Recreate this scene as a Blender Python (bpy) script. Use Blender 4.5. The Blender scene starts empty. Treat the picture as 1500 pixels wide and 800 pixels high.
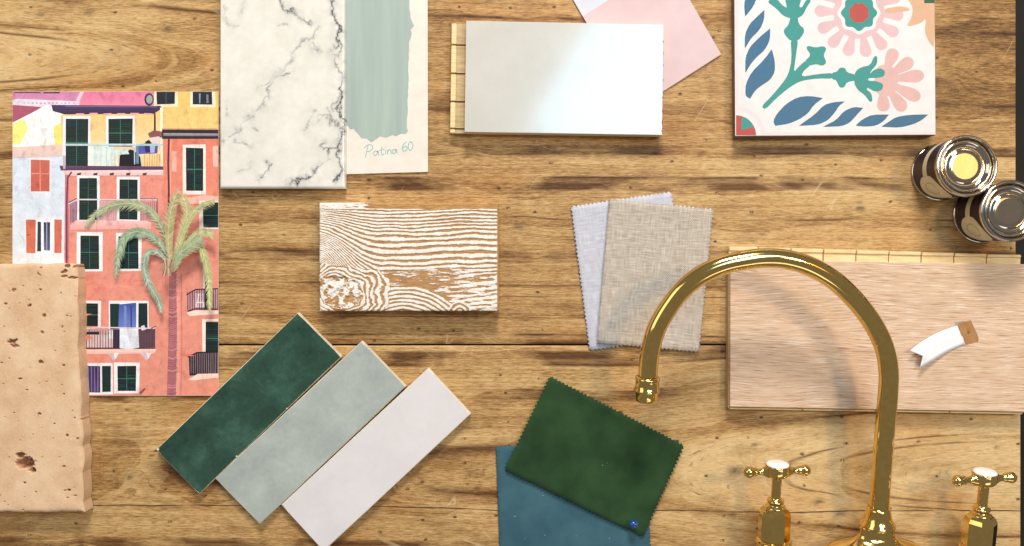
import bpy, bmesh, math, random
import numpy as np
from mathutils import Vector, Matrix, noise as mnoise

# ------------------------------------------------------------------ scene, camera, light
scene = bpy.context.scene
COL = scene.collection
S = 0.0007            # metres of table top per photograph pixel
D = 0.91              # height of the camera above the table top
R = math.radians

cam_data = bpy.data.cameras.new('camera')
cam = bpy.data.objects.new('camera', cam_data)
COL.objects.link(cam)
cam.location = (0, 0, D)
cam.rotation_euler = (0, 0, 0)
cam_data.sensor_width = 36.0
cam_data.lens = 36.0 * 1300.0 / 1500.0
cam_data.clip_start = 0.01
cam_data.clip_end = 50
scene.camera = cam

world = bpy.data.worlds.new('World')
scene.world = world
world.use_nodes = True
wb = world.node_tree.nodes['Background']
wb.inputs[0].default_value = (1.0, 0.92, 0.82, 1)
wb.inputs[1].default_value = 0.21

def area(name, loc, target, sx, sy, power, col):
    l = bpy.data.lights.new(name, 'AREA')
    l.shape = 'RECTANGLE'; l.size = sx; l.size_y = sy
    l.energy = power; l.color = col
    o = bpy.data.objects.new(name, l)
    COL.objects.link(o)
    o.location = loc
    o.rotation_euler = (Vector(target) - Vector(loc)).to_track_quat('-Z', 'Y').to_euler()
    return o

# skylight whose mirror image is the cool glare on the white board
area('skylight', (0.60, 0.74, 2.2), (0.2, 0.15, 0), 0.66, 1.0, 15, (0.38, 0.72, 1.0))
# tall window beyond the top edge of the picture: the downward shadows
area('top_window', (0.12, 2.20, 1.66), (0, 0, 0), 0.7, 0.55, 70, (1.0, 0.95, 0.88))
# window on the far left
area('side_window', (-1.9, 0.75, 1.5), (0, 0, 0), 1.5, 1.2, 10, (1.0, 0.90, 0.74))
# warm lamp to the right: throws the shadow of the tap
def lamp(name, loc, r, power, col):
    l = bpy.data.lights.new(name, 'POINT')
    l.energy = power; l.color = col; l.shadow_soft_size = r
    o = bpy.data.objects.new(name, l); COL.objects.link(o); o.location = loc
lamp('ceiling_lamp', (1.04, 0.39, 1.75), 0.11, 44, (1.0, 0.74, 0.44))
# weak unseen light added beyond the bottom edge for streaks in the brass
area('back_window', (0.75, -1.9, 1.25), (0.3, 0, 0), 1.3, 0.5, 3.5, (1.0, 0.97, 0.92))
# dim amber lamp shade mirrored in one tin lid
lamp('amber_lamp', (1.045, 0.25, 1.24), 0.085, 0.72, (1.0, 0.60, 0.17))

scene.view_settings.view_transform = 'Standard'
scene.view_settings.look = 'None'
scene.view_settings.gamma = 1
scene.view_settings.exposure = 0.0
scene.view_settings.use_curve_mapping = False

# ------------------------------------------------------------------ helpers
def W(px, py, z=0.0):
    """world x, y at height z of the point the photograph shows at (px, py)"""
    k = S * (D - z) / D
    return ((px - 750) * k, (400 - py) * k)

def lin(c):
    def f(v):
        v /= 255.0
        return v / 12.92 if v <= 0.04045 else ((v + 0.055) / 1.055) ** 2.4
    return (f(c[0]), f(c[1]), f(c[2]), 1.0)

def link(o, parent=None):
    COL.objects.link(o)
    if parent is not None:
        o.parent = parent
    return o

def tag(o, label=None, cat=None, group=None, kind=None):
    if label: o['label'] = label
    if cat: o['category'] = cat
    if group: o['group'] = group
    if kind: o['kind'] = kind
    return o

def empty(name, loc=(0, 0, 0), rz=0.0, parent=None):
    o = bpy.data.objects.new(name, None)
    o.empty_display_size = 0.02
    link(o, parent)
    o.location = loc
    o.rotation_euler = (0, 0, rz)
    return o

def mesh_obj(name, verts, faces, mat, parent=None, smooth=False):
    me = bpy.data.meshes.new(name)
    me.from_pydata([tuple(v) for v in verts], [], faces)
    me.update()
    if smooth:
        me.polygons.foreach_set('use_smooth', [True] * len(me.polygons))
    o = bpy.data.objects.new(name, me)
    if mat: me.materials.append(mat)
    return link(o, parent)

def bm_obj(name, bm, mat, parent=None, smooth=False):
    bmesh.ops.recalc_face_normals(bm, faces=bm.faces)
    me = bpy.data.meshes.new(name)
    bm.to_mesh(me); bm.free()
    if smooth:
        me.polygons.foreach_set('use_smooth', [True] * len(me.polygons))
    o = bpy.data.objects.new(name, me)
    if mat: me.materials.append(mat)
    return link(o, parent)

def prism_bm(outline, z0, z1, bevel=0.0, seg=2, all_edges=False):
    bm = bmesh.new()
    b = [bm.verts.new((x, y, z0)) for x, y in outline]
    t = [bm.verts.new((x, y, z1)) for x, y in outline]
    n = len(outline)
    bm.faces.new(list(reversed(b)))
    top = bm.faces.new(t)
    for i in range(n):
        j = (i + 1) % n
        bm.faces.new((b[i], b[j], t[j], t[i]))
    if bevel > 0:
        ed = set(top.edges)
        for e in bm.edges:
            if all_edges or abs(e.verts[0].co.z - e.verts[1].co.z) > 1e-6:
                ed.add(e)
        bmesh.ops.bevel(bm, geom=list(ed), offset=bevel, segments=seg, affect='EDGES', profile=0.5)
    return bm

def prism(name, outline, z0, z1, mat, parent=None, bevel=0.0, seg=2):
    return bm_obj(name, prism_bm(outline, z0, z1, bevel, seg), mat, parent)

def frame(pts):
    """centroid and heading of a quad given in world xy, plus a to-local function"""
    cx = sum(p[0] for p in pts) / len(pts); cy = sum(p[1] for p in pts) / len(pts)
    a = math.atan2(pts[1][1] - pts[0][1], pts[1][0] - pts[0][0])
    ca, sa = math.cos(-a), math.sin(-a)
    def loc(p):
        x, y = p[0] - cx, p[1] - cy
        return (x * ca - y * sa, x * sa + y * ca)
    return (cx, cy), a, loc

def smooth_closed(pts, it=2):
    p = list(pts)
    for _ in range(it):
        q = []
        n = len(p)
        for i in range(n):
            a, b = p[i], p[(i + 1) % n]
            q.append((a[0] * .78 + b[0] * .22, a[1] * .78 + b[1] * .22))
            q.append((a[0] * .22 + b[0] * .78, a[1] * .22 + b[1] * .78))
        p = q
    return p

def catmull(pts, n=8):
    P = [Vector(p) for p in pts]
    P = [P[0] * 2 - P[1]] + P + [P[-1] * 2 - P[-2]]
    out = []
    for i in range(1, len(P) - 2):
        for k in range(n):
            t = k / n
            a, b, c, d = P[i - 1], P[i], P[i + 1], P[i + 2]
            out.append(0.5 * ((2 * b) + (c - a) * t + (2 * a - 5 * b + 4 * c - d) * t * t + (3 * b - a - 3 * c + d) * t ** 3))
    out.append(P[-2])
    return out

# numpy value noise
def vnoise(x, y, seed):
    rng = np.random.RandomState(seed)
    T = rng.rand(256, 256)
    xi = np.floor(x).astype(int); yi = np.floor(y).astype(int)
    fx = x - xi; fy = y - yi
    fx = fx * fx * (3 - 2 * fx); fy = fy * fy * (3 - 2 * fy)
    a = T[xi % 256, yi % 256]; b = T[(xi + 1) % 256, yi % 256]
    c = T[xi % 256, (yi + 1) % 256]; d = T[(xi + 1) % 256, (yi + 1) % 256]
    return (a * (1 - fx) + b * fx) * (1 - fy) + (c * (1 - fx) + d * fx) * fy - 0.5

def fbm(x, y, seed, octv=4, gain=0.5):
    s = 0; a = 1.0
    for i in range(octv):
        s = s + a * vnoise(x * 2 ** i, y * 2 ** i, seed + i)
        a *= gain
    return s

def sstep(a, b, x):
    t = np.clip((x - a) / (b - a), 0, 1)
    return t * t * (3 - 2 * t)

def grid_slab(name, X, Y, Z, zbot, mat, parent, attrs=None, smooth=True, colors=None):
    """closed slab: top is the grid X, Y, Z (ny, nx); sides drop to zbot"""
    ny, nx = X.shape
    top = np.stack([X, Y, Z], -1).reshape(-1, 3)
    idx = np.arange(nx * ny).reshape(ny, nx)
    q = np.stack([idx[:-1, :-1], idx[:-1, 1:], idx[1:, 1:], idx[1:, :-1]], -1).reshape(-1, 4)
    ring = np.concatenate([idx[0, :-1], idx[:-1, -1], idx[-1, :0:-1], idx[:0:-1, 0]])
    low = top[ring].copy(); low[:, 2] = zbot
    n = len(top); m = len(ring)
    dup = top[ring].copy()
    verts = np.concatenate([top, dup, low])
    d = np.arange(n, n + m); b = np.arange(n + m, n + 2 * m)
    side = np.stack([d, b, np.roll(b, -1), np.roll(d, -1)], -1)
    # orientation: decide by sign of area
    area2 = (X[0, 1] - X[0, 0]) * (Y[1, 0] - Y[0, 0])
    if area2 < 0:
        q = q[:, ::-1]; side = side[:, ::-1]
    faces = np.concatenate([q, side])
    me = bpy.data.meshes.new(name)
    me.vertices.add(len(verts)); me.vertices.foreach_set('co', verts.ravel().astype(np.float32))
    me.loops.add(faces.size); me.loops.foreach_set('vertex_index', faces.ravel().astype(np.int32))
    me.polygons.add(len(faces))
    me.polygons.foreach_set('loop_start', (np.arange(len(faces)) * 4).astype(np.int32))
    me.polygons.foreach_set('loop_total', np.full(len(faces), 4, np.int32))
    sm = np.zeros(len(faces), bool); sm[:len(q)] = smooth
    me.polygons.foreach_set('use_smooth', sm)
    me.update(calc_edges=True)
    # bottom cap
    for k, v in (attrs or {}).items():
        a = me.attributes.new(k, 'FLOAT', 'POINT')
        full = np.concatenate([v.ravel(), v.ravel()[ring], v.ravel()[ring]]).astype(np.float32)
        a.data.foreach_set('value', full)
    me.validate()
    o = bpy.data.objects.new(name, me)
    me.materials.append(mat)
    return link(o, parent)

# ------------------------------------------------------------------ materials
class Mat:
    def __init__(s, name, rough=0.5, metal=0.0, coat=0.0, coat_rough=0.1, spec=0.5, coat_ior=1.5):
        s.m = bpy.data.materials.new(name); s.m.use_nodes = True
        s.t = s.m.node_tree; s.b = s.t.nodes['Principled BSDF']
        s.b.inputs['Roughness'].default_value = rough
        s.b.inputs['Metallic'].default_value = metal
        s.b.inputs['Coat Weight'].default_value = coat
        s.b.inputs['Coat Roughness'].default_value = coat_rough
        s.b.inputs['Coat IOR'].default_value = coat_ior
        s.b.inputs['Specular IOR Level'].default_value = spec
    def put(s, sock, v):
        if isinstance(v, bpy.types.NodeSocket): s.t.links.new(v, sock)
        elif v is not None:
            if isinstance(v, (tuple, list)) and len(v) == 4 and getattr(sock, 'type', '') == 'VECTOR': v = v[:3]
            sock.default_value = v
    def node(s, typ, **props):
        n = s.t.nodes.new(typ)
        for k, v in props.items(): setattr(n, k, v)
        return n
    def math(s, op, a, b=0.0, c=None, clamp=False):
        n = s.node('ShaderNodeMath', operation=op, use_clamp=clamp)
        s.put(n.inputs[0], a); s.put(n.inputs[1], b)
        if c is not None: s.put(n.inputs[2], c)
        return n.outputs[0]
    def coord(s, sc=(1, 1, 1)):
        n = s.node('ShaderNodeTexCoord')
        v = n.outputs['Object']
        if sc != (1, 1, 1):
            m = s.node('ShaderNodeMapping'); s.put(m.inputs[0], v); m.inputs['Scale'].default_value = sc
            v = m.outputs[0]
        return v
    def sep(s, v):
        n = s.node('ShaderNodeSeparateXYZ'); s.put(n.inputs[0], v); return n.outputs
    def comb(s, x, y, z=0.0):
        n = s.node('ShaderNodeCombineXYZ'); s.put(n.inputs[0], x); s.put(n.inputs[1], y); s.put(n.inputs[2], z); return n.outputs[0]
    def noise(s, vec, scale, detail=3.0, rough=0.5, dist=0.0):
        n = s.node('ShaderNodeTexNoise'); n.noise_dimensions = '3D'
        s.put(n.inputs['Vector'], vec)
        n.inputs['Scale'].default_value = scale; n.inputs['Detail'].default_value = detail
        n.inputs['Roughness'].default_value = rough; n.inputs['Distortion'].default_value = dist
        return n.outputs[0]
    def noise1(s, w, scale, detail=3.0, rough=0.5):
        n = s.node('ShaderNodeTexNoise'); n.noise_dimensions = '1D'
        s.put(n.inputs['W'], w)
        n.inputs['Scale'].default_value = scale; n.inputs['Detail'].default_value = detail
        n.inputs['Roughness'].default_value = rough
        return n.outputs[0]
    def attr(s, name, out='Fac'):
        n = s.node('ShaderNodeAttribute'); n.attribute_name = name; return n.outputs[out]
    def ramp(s, fac, stops, interp='LINEAR'):
        n = s.node('ShaderNodeValToRGB'); cr = n.color_ramp; cr.interpolation = interp
        while len(cr.elements) < len(stops): cr.elements.new(0.5)
        for e, (p, c) in zip(cr.elements, stops):
            e.position = p; e.color = c if len(c) == 4 else (*c, 1)
        s.put(n.inputs[0], fac); return n.outputs[0]
    def mrange(s, v, a, b, c=0.0, d=1.0):
        n = s.node('ShaderNodeMapRange'); n.clamp = True
        s.put(n.inputs[0], v)
        for i, x in enumerate((a, b, c, d)): s.put(n.inputs[i + 1], x)
        return n.outputs[0]
    def mix(s, f, a, b, blend='MIX'):
        n = s.node('ShaderNodeMix'); n.data_type = 'RGBA'; n.blend_type = blend
        s.put(n.inputs[0], f); s.put(n.inputs[6], a); s.put(n.inputs[7], b)
        return n.outputs[2]
    def color(s, c): s.put(s.b.inputs['Base Color'], c); return s
    def rough(s, c): s.put(s.b.inputs['Roughness'], c); return s
    def bump(s, h, strength=0.3, dist=0.001):
        n = s.node('ShaderNodeBump'); n.inputs['Strength'].default_value = strength
        n.inputs['Distance'].default_value = dist
        s.put(n.inputs['Height'], h); s.put(s.b.inputs['Normal'], n.outputs[0]); return s

def G(v): return (v, v, v, 1.0)

def mottled(name, c1, c2, scale, rough=0.5, detail=4, bump=0.0, bscale=None, lo=.35, hi=.65, **kw):
    m = Mat(name, rough=rough, **kw)
    v = m.coord()
    m.color(m.ramp(m.noise(v, scale, detail, .6), [(lo, lin(c1)), (hi, lin(c2))]))
    if bump: m.bump(m.noise(v, bscale or scale * 6, 3), bump, 0.0006)
    return m.m

# ---- table wood
def table_wood():
    m = Mat('table_pine', rough=0.5, spec=0.3)
    ring = m.attr('ring'); dark = m.attr('dark'); tone_shade = m.attr('tone'); crack = m.attr('crackd')
    x, y, z = m.sep(m.coord())
    gx = m.math('MULTIPLY', x, 1 / S); gy = m.math('MULTIPLY', y, 1 / S)
    wob = m.noise(m.comb(m.math('MULTIPLY', gx, .012), m.math('MULTIPLY', gy, .05)), 1.0, 3)
    ringw = m.math('ADD', ring, m.math('MULTIPLY', wob, 2.6))
    drift = m.noise(m.comb(m.math('MULTIPLY', gx, .004), m.math('MULTIPLY', gy, .006), 2), 1.0, 2)
    saw = m.math('FRACT', m.math('ADD', m.math('DIVIDE', ringw, 47.0), m.math('MULTIPLY', drift, 1.6)))
    saw = m.math('SUBTRACT', 1.0, m.math('POWER', saw, 1.6))
    fine = m.noise1(ringw, 0.24, 4, .7)
    fib = m.noise(m.comb(m.math('MULTIPLY', gx, .0075), m.math('MULTIPLY', ringw, .30)), 1.0, 8, .78)
    grit = m.noise(m.comb(m.math('MULTIPLY', gx, .07), m.math('MULTIPLY', gy, .62)), 1.0, 5, .8)
    blot = m.noise(m.comb(m.math('MULTIPLY', gx, .007), m.math('MULTIPLY', gy, .034)), 1.0, 6, .7)
    cen = lambda v, k: m.math('MULTIPLY', m.math('SUBTRACT', v, .5), k)
    tot = m.math('ADD', m.math('ADD', cen(saw, .07), .532), cen(fine, .20))
    tot = m.math('ADD', tot, cen(fib, .23))
    tot = m.math('ADD', tot, cen(grit, .70))
    tot = m.math('ADD', tot, cen(blot, .24))
    tot = m.math('ADD', tot, m.math('MULTIPLY', tone_shade, .16))  # wood tone together with the painted shade
    col = m.ramp(tot, [(.36, lin((82, 54, 28))), (.45, lin((138, 100, 56))), (.54, lin((180, 140, 88))),
                       (.62, lin((206, 170, 116))), (.76, lin((226, 198, 150)))])
    # greyish grime and ruddy varnish drift
    g1 = m.noise(m.comb(m.math('MULTIPLY', gx, .011), m.math('MULTIPLY', gy, .03), 7.3), 1.0, 5, .65)
    col = m.mix(m.mrange(g1, .52, .74, 0, .55), col, m.mix(1.0, col, lin((150, 128, 104)), 'MULTIPLY'))
    g2 = m.noise(m.comb(m.math('MULTIPLY', gx, .006), m.math('MULTIPLY', gy, .012), 3.1), 1.0, 3, .5)
    col = m.mix(m.mrange(g2, .48, .72, 0, .4), col, m.mix(1.0, col, lin((232, 190, 140)), 'MULTIPLY'))
    # latewood hairlines that follow the rings
    hl = m.math('ABSOLUTE', m.math('SUBTRACT', m.noise1(ringw, 0.021, 1, .5), .5))
    hl = m.mrange(hl, 0.0, 0.026, 1, 0)
    hlv = m.noise(m.comb(m.math('MULTIPLY', gx, .01), m.math('MULTIPLY', ring, .03), 11), 1.0, 2)
    col = m.mix(m.math('MULTIPLY', hl, m.mrange(hlv, .40, .58, .0, .95)), col, m.mix(1.0, col, lin((120, 86, 58)), 'MULTIPLY'))
    # short dark pores
    po = m.noise(m.comb(m.math('MULTIPLY', gx, .05), m.math('MULTIPLY', ringw, .62), 5), 1.0, 3, .6)
    col = m.mix(m.mrange(po, .58, .70, 0, .55), col, lin((88, 58, 32)))
    # nicks and dents
    vo = m.node('ShaderNodeTexVoronoi'); vo.feature = 'F1'; vo.voronoi_dimensions = '2D'
    m.put(vo.inputs['Vector'], m.comb(m.math('MULTIPLY', gx, .016), m.math('MULTIPLY', gy, .026)))
    vo.inputs['Scale'].default_value = 1.0
    nk = m.mrange(vo.outputs['Distance'], .03, .07, 1, 0)
    sp = m.sep(vo.outputs['Color'])
    nk = m.math('MULTIPLY', nk, m.mrange(sp[0], .50, .54, 0, .85))
    nk = m.math('MULTIPLY', nk, m.mrange(m.noise(m.comb(gx, gy), .23, 2), .38, .5, 0, 1))
    col = m.mix(nk, col, lin((58, 40, 26)))
    s1 = m.noise(m.comb(m.math('MULTIPLY', gx, .03), m.math('MULTIPLY', gy, .075), 21), 1.0, 6, .72, .6)
    col = m.mix(m.mrange(s1, .62, .76, 0, .5), col, m.mix(1.0, col, lin((104, 84, 66)), 'MULTIPLY'))
    # pale scratches
    for ang, off in ((R(58), 0.0), (R(-24), 40.0)):
        ca_, sa_ = math.cos(ang), math.sin(ang)
        su = m.math('ADD', m.math('MULTIPLY', gx, ca_), m.math('MULTIPLY', gy, sa_))
        sv = m.math('SUBTRACT', m.math('MULTIPLY', gy, ca_), m.math('MULTIPLY', gx, sa_))
        sn = m.noise(m.comb(m.math('MULTIPLY', su, .004), m.math('MULTIPLY', sv, .03), off), 1.0, 1, .4)
        ln = m.mrange(m.math('ABSOLUTE', m.math('SUBTRACT', sn, .5)), .0, .010, 1, 0)
        mk = m.mrange(m.noise(m.comb(m.math('MULTIPLY', gx, .014), m.math('MULTIPLY', gy, .014), off + 9), 1.0, 2), .60, .68, 0, .45)
        col = m.mix(m.math('MULTIPLY', ln, mk), col, lin((226, 204, 166)))
    # knots, cracks
    dk = m.math('MULTIPLY', dark, m.mrange(fib, .35, .6, 1.25, .55))
    col = m.mix(m.math('MINIMUM', dk, .9), col, lin((60, 40, 24)))
    ca = m.math('ABSOLUTE', m.math('ADD', crack, m.math('MULTIPLY', m.math('SUBTRACT', wob, .5), 5.0)))
    cv = m.noise(m.comb(m.math('MULTIPLY', gx, .012), 0.0, 4), 1.0, 2)
    cm = m.math('MULTIPLY', m.mrange(ca, .3, 1.3, 1, 0), m.mrange(cv, .36, .5, .25, .95))
    col = m.mix(cm, col, lin((62, 40, 24)))
    m.color(col)
    m.rough(m.mrange(fib, .3, .7, .46, .62))
    h = m.math('ADD', m.math('MULTIPLY', fine, .3), m.math('MULTIPLY', fib, .5))
    h = m.math('SUBTRACT', h, m.math('MULTIPLY', cm, 1.0))
    h = m.math('SUBTRACT', h, m.math('MULTIPLY', nk, .8))
    m.bump(m.math('ADD', h, m.math('MULTIPLY', grit, .4)), .3, .0010)
    return m.m

def oak_mat():
    m = Mat('limed_oak', rough=.5, spec=.35)
    x, y, z = m.sep(m.coord())
    gx = m.math('MULTIPLY', x, 1 / S); gy = m.math('MULTIPLY', y, 1 / S)
    wav = m.noise(m.comb(m.math('MULTIPLY', gx, .004), m.math('MULTIPLY', gy, .012)), 1.0, 2)
    r = m.math('ADD', gy, m.math('MULTIPLY', wav, 30))
    a = m.noise(m.comb(m.math('MULTIPLY', gx, .014), m.math('MULTIPLY', r, .42)), 1.0, 6, .75)
    b = m.noise1(r, .055, 3, .6)
    t = m.math('ADD', m.math('MULTIPLY', a, .62), m.math('MULTIPLY', b, .38))
    col = m.ramp(t, [(.30, lin((178, 142, 112))), (.42, lin((210, 176, 147))), (.55, lin((222, 190, 162))), (.68, lin((238, 216, 194)))])
    p = m.noise(m.comb(m.math('MULTIPLY', gx, .03), m.math('MULTIPLY', r, .62), 4), 1.0, 3)
    col = m.mix(m.mrange(p, .56, .66, 0, .65), col, lin((152, 114, 86)))
    col = m.mix(m.mrange(p, .43, .34, 0, .75), col, lin((240, 226, 212)))
    m.color(col); m.bump(m.math('ADD', t, p), .4, .001)
    return m.m

def ply_mat(name, c1, c2):
    m = Mat(name, rough=.6, spec=.3)
    x, y, z = m.sep(m.coord())
    v = m.comb(m.math('MULTIPLY', x, 60), m.math('MULTIPLY', y, 420), m.math('MULTIPLY', z, 420))
    m.color(m.ramp(m.noise(v, 1.0, 4, .6), [(.35, lin(c1)), (.65, lin(c2))]))
    return m.m

def print_mat(name, rough, amp, scale, coat=0.0, wash=0.0):
    m = Mat(name, rough=rough, coat=coat, coat_rough=.2)
    c = m.attr('col', 'Color')
    v = m.coord()
    n = m.noise(v, scale, 5, .65)
    k = m.mrange(n, .3, .7, 1 - amp, 1 + amp)
    col = m.mix(1.0, c, m.comb(k, k, k), 'MULTIPLY')
    if wash:
        x, y, z = m.sep(v)
        w1 = m.noise(m.comb(m.math('MULTIPLY', x, 60), m.math('MULTIPLY', y, 130)), 1.0, 5, .7, .8)
        col = m.mix(m.mrange(w1, .45, .75, 0, wash), col, m.mix(1.0, col, (1.28, 1.26, 1.24, 1), 'MULTIPLY'))
        w2 = m.noise(m.comb(m.math('MULTIPLY', x, 130), m.math('MULTIPLY', y, 70), 5), 1.0, 5, .7, .8)
        col = m.mix(m.mrange(w2, .52, .75, 0, wash), col, m.mix(1.0, col, lin((190, 150, 165)), 'MULTIPLY'))
    m.color(col)
    return m.m

def weave_mat(name, c1, c2, c3, pitch, slub=.5, bump=.5):
    m = Mat(name, rough=.9, spec=.15)
    m.b.inputs['Sheen Weight'].default_value = .15
    v = m.coord(); x, y, z = m.sep(v)
    gx = m.math('MULTIPLY', x, 1 / S); gy = m.math('MULTIPLY', y, 1 / S)
    wa = m.math('SINE', m.math('MULTIPLY', gx, 2 * math.pi / pitch))
    wb2 = m.math('SINE', m.math('MULTIPLY', gy, 2 * math.pi / pitch))
    wv = m.math('MULTIPLY', wa, wb2)
    h1 = m.noise(m.comb(m.math('MULTIPLY', gx, .045), m.math('MULTIPLY', gy, .60)), 1.0, 3, .6)
    h2 = m.noise(m.comb(m.math('MULTIPLY', gx, .60), m.math('MULTIPLY', gy, .045), 9), 1.0, 3, .6)
    t = m.math('ADD', m.math('MULTIPLY', h1, .55), m.math('MULTIPLY', h2, .45))
    t = m.math('ADD', t, m.math('MULTIPLY', wv, .05))
    col = m.ramp(t, [(.34, lin(c1)), (.5, lin(c2)), (.64, lin(c3))])
    m.color(col)
    m.bump(m.math('ADD', t, m.math('MULTIPLY', wv, .25)), bump, .0008)
    return m.m

def velvet_mat(name, c1, c2, sheen_col, hs=24):
    m = Mat(name, rough=.95, spec=.1)
    m.b.inputs['Sheen Weight'].default_value = .35
    m.b.inputs['Sheen Roughness'].default_value = .45
    m.b.inputs['Sheen Tint'].default_value = lin(sheen_col)
    v = m.coord()
    n = m.noise(v, hs, 3, .55)
    f = m.noise(v, 1600, 2, .6)
    t = m.math('ADD', m.math('MULTIPLY', n, .75), m.math('MULTIPLY', f, .25))
    m.color(m.ramp(t, [(.36, lin(c1)), (.64, lin(c2))]))
    m.bump(f, .25, .0004)
    return m.m

def metal_mat(name, c, rough, nz=.03, aniso=0.0):
    m = Mat(name, rough=rough, metal=1.0)
    v = m.coord()
    n = m.noise(v, 160, 4, .6)
    m.color(m.mix(m.mrange(n, .3, .7, 0, 1), lin(c), lin(tuple(max(0, q - 14) for q in c))))
    m.rough(m.mrange(n, .3, .75, rough, rough + nz))
    return m.m

M = {}
M['table'] = table_wood()
M['oak'] = oak_mat()
M['ply'] = ply_mat('ply_core', (230, 196, 142), (246, 222, 176))
M['ply_grey'] = ply_mat('ply_core_dull', (176, 150, 108), (206, 180, 136))
M['floor'] = mottled('dark_floor', (22, 16, 12), (34, 26, 20), 9, rough=.7)
M['white_lacquer'] = mottled('white_lacquer', (204, 201, 194), (210, 207, 200), 30, rough=.4, spec=.15, coat=1.0, coat_rough=.12, coat_ior=1.8)
M['card'] = mottled('paper_card', (226, 217, 206), (234, 226, 216), 60, rough=.7, bump=.05, bscale=900)
M['pink_paint'] = mottled('pink_paint', (210, 178, 178), (218, 188, 188), 22, rough=.38)
M['lilac_white'] = mottled('pale_card', (206, 206, 218), (216, 215, 226), 30, rough=.4)
M['brass'] = metal_mat('polished_brass', (242, 208, 132), .05, .10)
M['porcelain'] = mottled('white_porcelain', (244, 242, 238), (250, 249, 246), 40, rough=.08, coat=.6)
M['tin'] = metal_mat('tin_plate', (206, 196, 184), .055, .05)
M['tin_label'] = mottled('maroon_label', (38, 20, 36), (52, 30, 46), 60, rough=.45)
M['tin_cream'] = mottled('cream_label', (205, 196, 166), (222, 214, 188), 70, rough=.5)
M['tin_line'] = mottled('label_print_line', (150, 136, 100), (168, 152, 116), 70, rough=.5)
M['bisque'] = mottled('bisque_clay', (224, 206, 176), (238, 224, 198), 160, rough=.8, bump=.2)
M['linen'] = weave_mat('oatmeal_linen', (146, 134, 122), (192, 180, 167), (218, 208, 197), 3.2, bump=.6)
M['lilac'] = weave_mat('lilac_cotton', (172, 172, 186), (198, 198, 210), (216, 216, 226), 3.0, bump=.35)
M['velvet_green'] = velvet_mat('green_velvet', (36, 58, 38), (52, 80, 50), (140, 160, 116))
M['velvet_blue'] = velvet_mat('blue_velvet', (54, 88, 102), (70, 107, 120), (150, 185, 195))
M['lint'] = mottled('lint', (215, 220, 220), (235, 235, 235), 300, rough=.9)
M['print'] = print_mat('printed_ink', .42, .08, 120, wash=.6)
M['tileprint'] = print_mat('tile_pigment', .5, .06, 60, coat=0)
M['teal_tile_side'] = mottled('cement_tile_body', (108, 92, 84), (134, 116, 104), 120, rough=.85, bump=.3)
M['paint_green'] = None
M['pin'] = mottled('blue_glass', (14, 60, 130), (22, 80, 160), 80, rough=.08, coat=1.0)
M['steel'] = metal_mat('pin_steel', (190, 190, 195), .2)
M['kraft'] = mottled('kraft_card', (160, 112, 66), (182, 134, 86), 120, rough=.8, bump=.1, bscale=1500)
M['tag_white'] = mottled('white_tag_paper', (236, 236, 242), (245, 245, 250), 60, rough=.65)
M['tag_back'] = mottled('grey_tag_backing', (150, 140, 132), (170, 160, 150), 60, rough=.65)
M['ink'] = mottled('blue_pencil', (118, 172, 176), (150, 196, 196), 900, rough=.7)
M['chip'] = mottled('bare_wood_chip', (120, 86, 60), (160, 124, 92), 300, rough=.8)

def glaze(name, stops, scale, rough=.16, bump=.12):
    m = Mat(name, rough=rough, coat=.3, coat_rough=.1)
    v = m.coord(); x, y, z = m.sep(v)
    a = m.noise(v, scale, 4, .62, .4)
    b = m.noise(v, scale * 9, 3, .6)
    t = m.math('ADD', m.math('MULTIPLY', a, .8), m.math('MULTIPLY', b, .2))
    m.color(m.ramp(t, [(p, lin(c)) for p, c in stops]))
    m.bump(m.noise(v, 38, 2), bump, .002)
    return m.m
M['glaze_green'] = glaze('green_glaze', [(.34, (34, 60, 50)), (.5, (46, 78, 66)), (.66, (66, 102, 88))], 26)
M['glaze_mint'] = glaze('mint_glaze', [(.34, (160, 169, 166)), (.5, (174, 182, 178)), (.66, (187, 194, 191))], 24)
M['glaze_white'] = glaze('white_glaze', [(.3, (220, 214, 217)), (.7, (232, 227, 230))], 20)

def swatch_paint():
    m = Mat('patina_paint', rough=.55)
    v = m.coord(); x, y, z = m.sep(v)
    st = m.noise(m.comb(m.math('MULTIPLY', x, 70), m.math('MULTIPLY', y, 5)), 1.0, 3, .6)
    m.color(m.ramp(st, [(.28, lin((153, 170, 163))), (.55, lin((164, 180, 172))), (.78, lin((171, 187, 178)))]))
    m.bump(st, .2, .0005)
    return m.m
M['paint_green'] = swatch_paint()

def marble_mat():
    m = Mat('white_marble', rough=.2, coat=.25, coat_rough=.12)
    v = m.coord(); ve = m.attr('vein'); cl = m.attr('cloud')
    n = m.noise(v, 60, 5, .65)
    base = m.ramp(n, [(.3, lin((224, 220, 210))), (.7, lin((238, 234, 226)))])
    base = m.mix(m.math('MULTIPLY', cl, .75), base, lin((176, 176, 176)))
    br = m.noise(v, 420, 4, .7)
    k = m.math('MULTIPLY', ve, m.mrange(br, .30, .62, .25, 1.15), clamp=True)
    m.color(m.mix(k, base, lin((62, 64, 74))))
    return m.m
M['marble'] = marble_mat()

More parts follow.
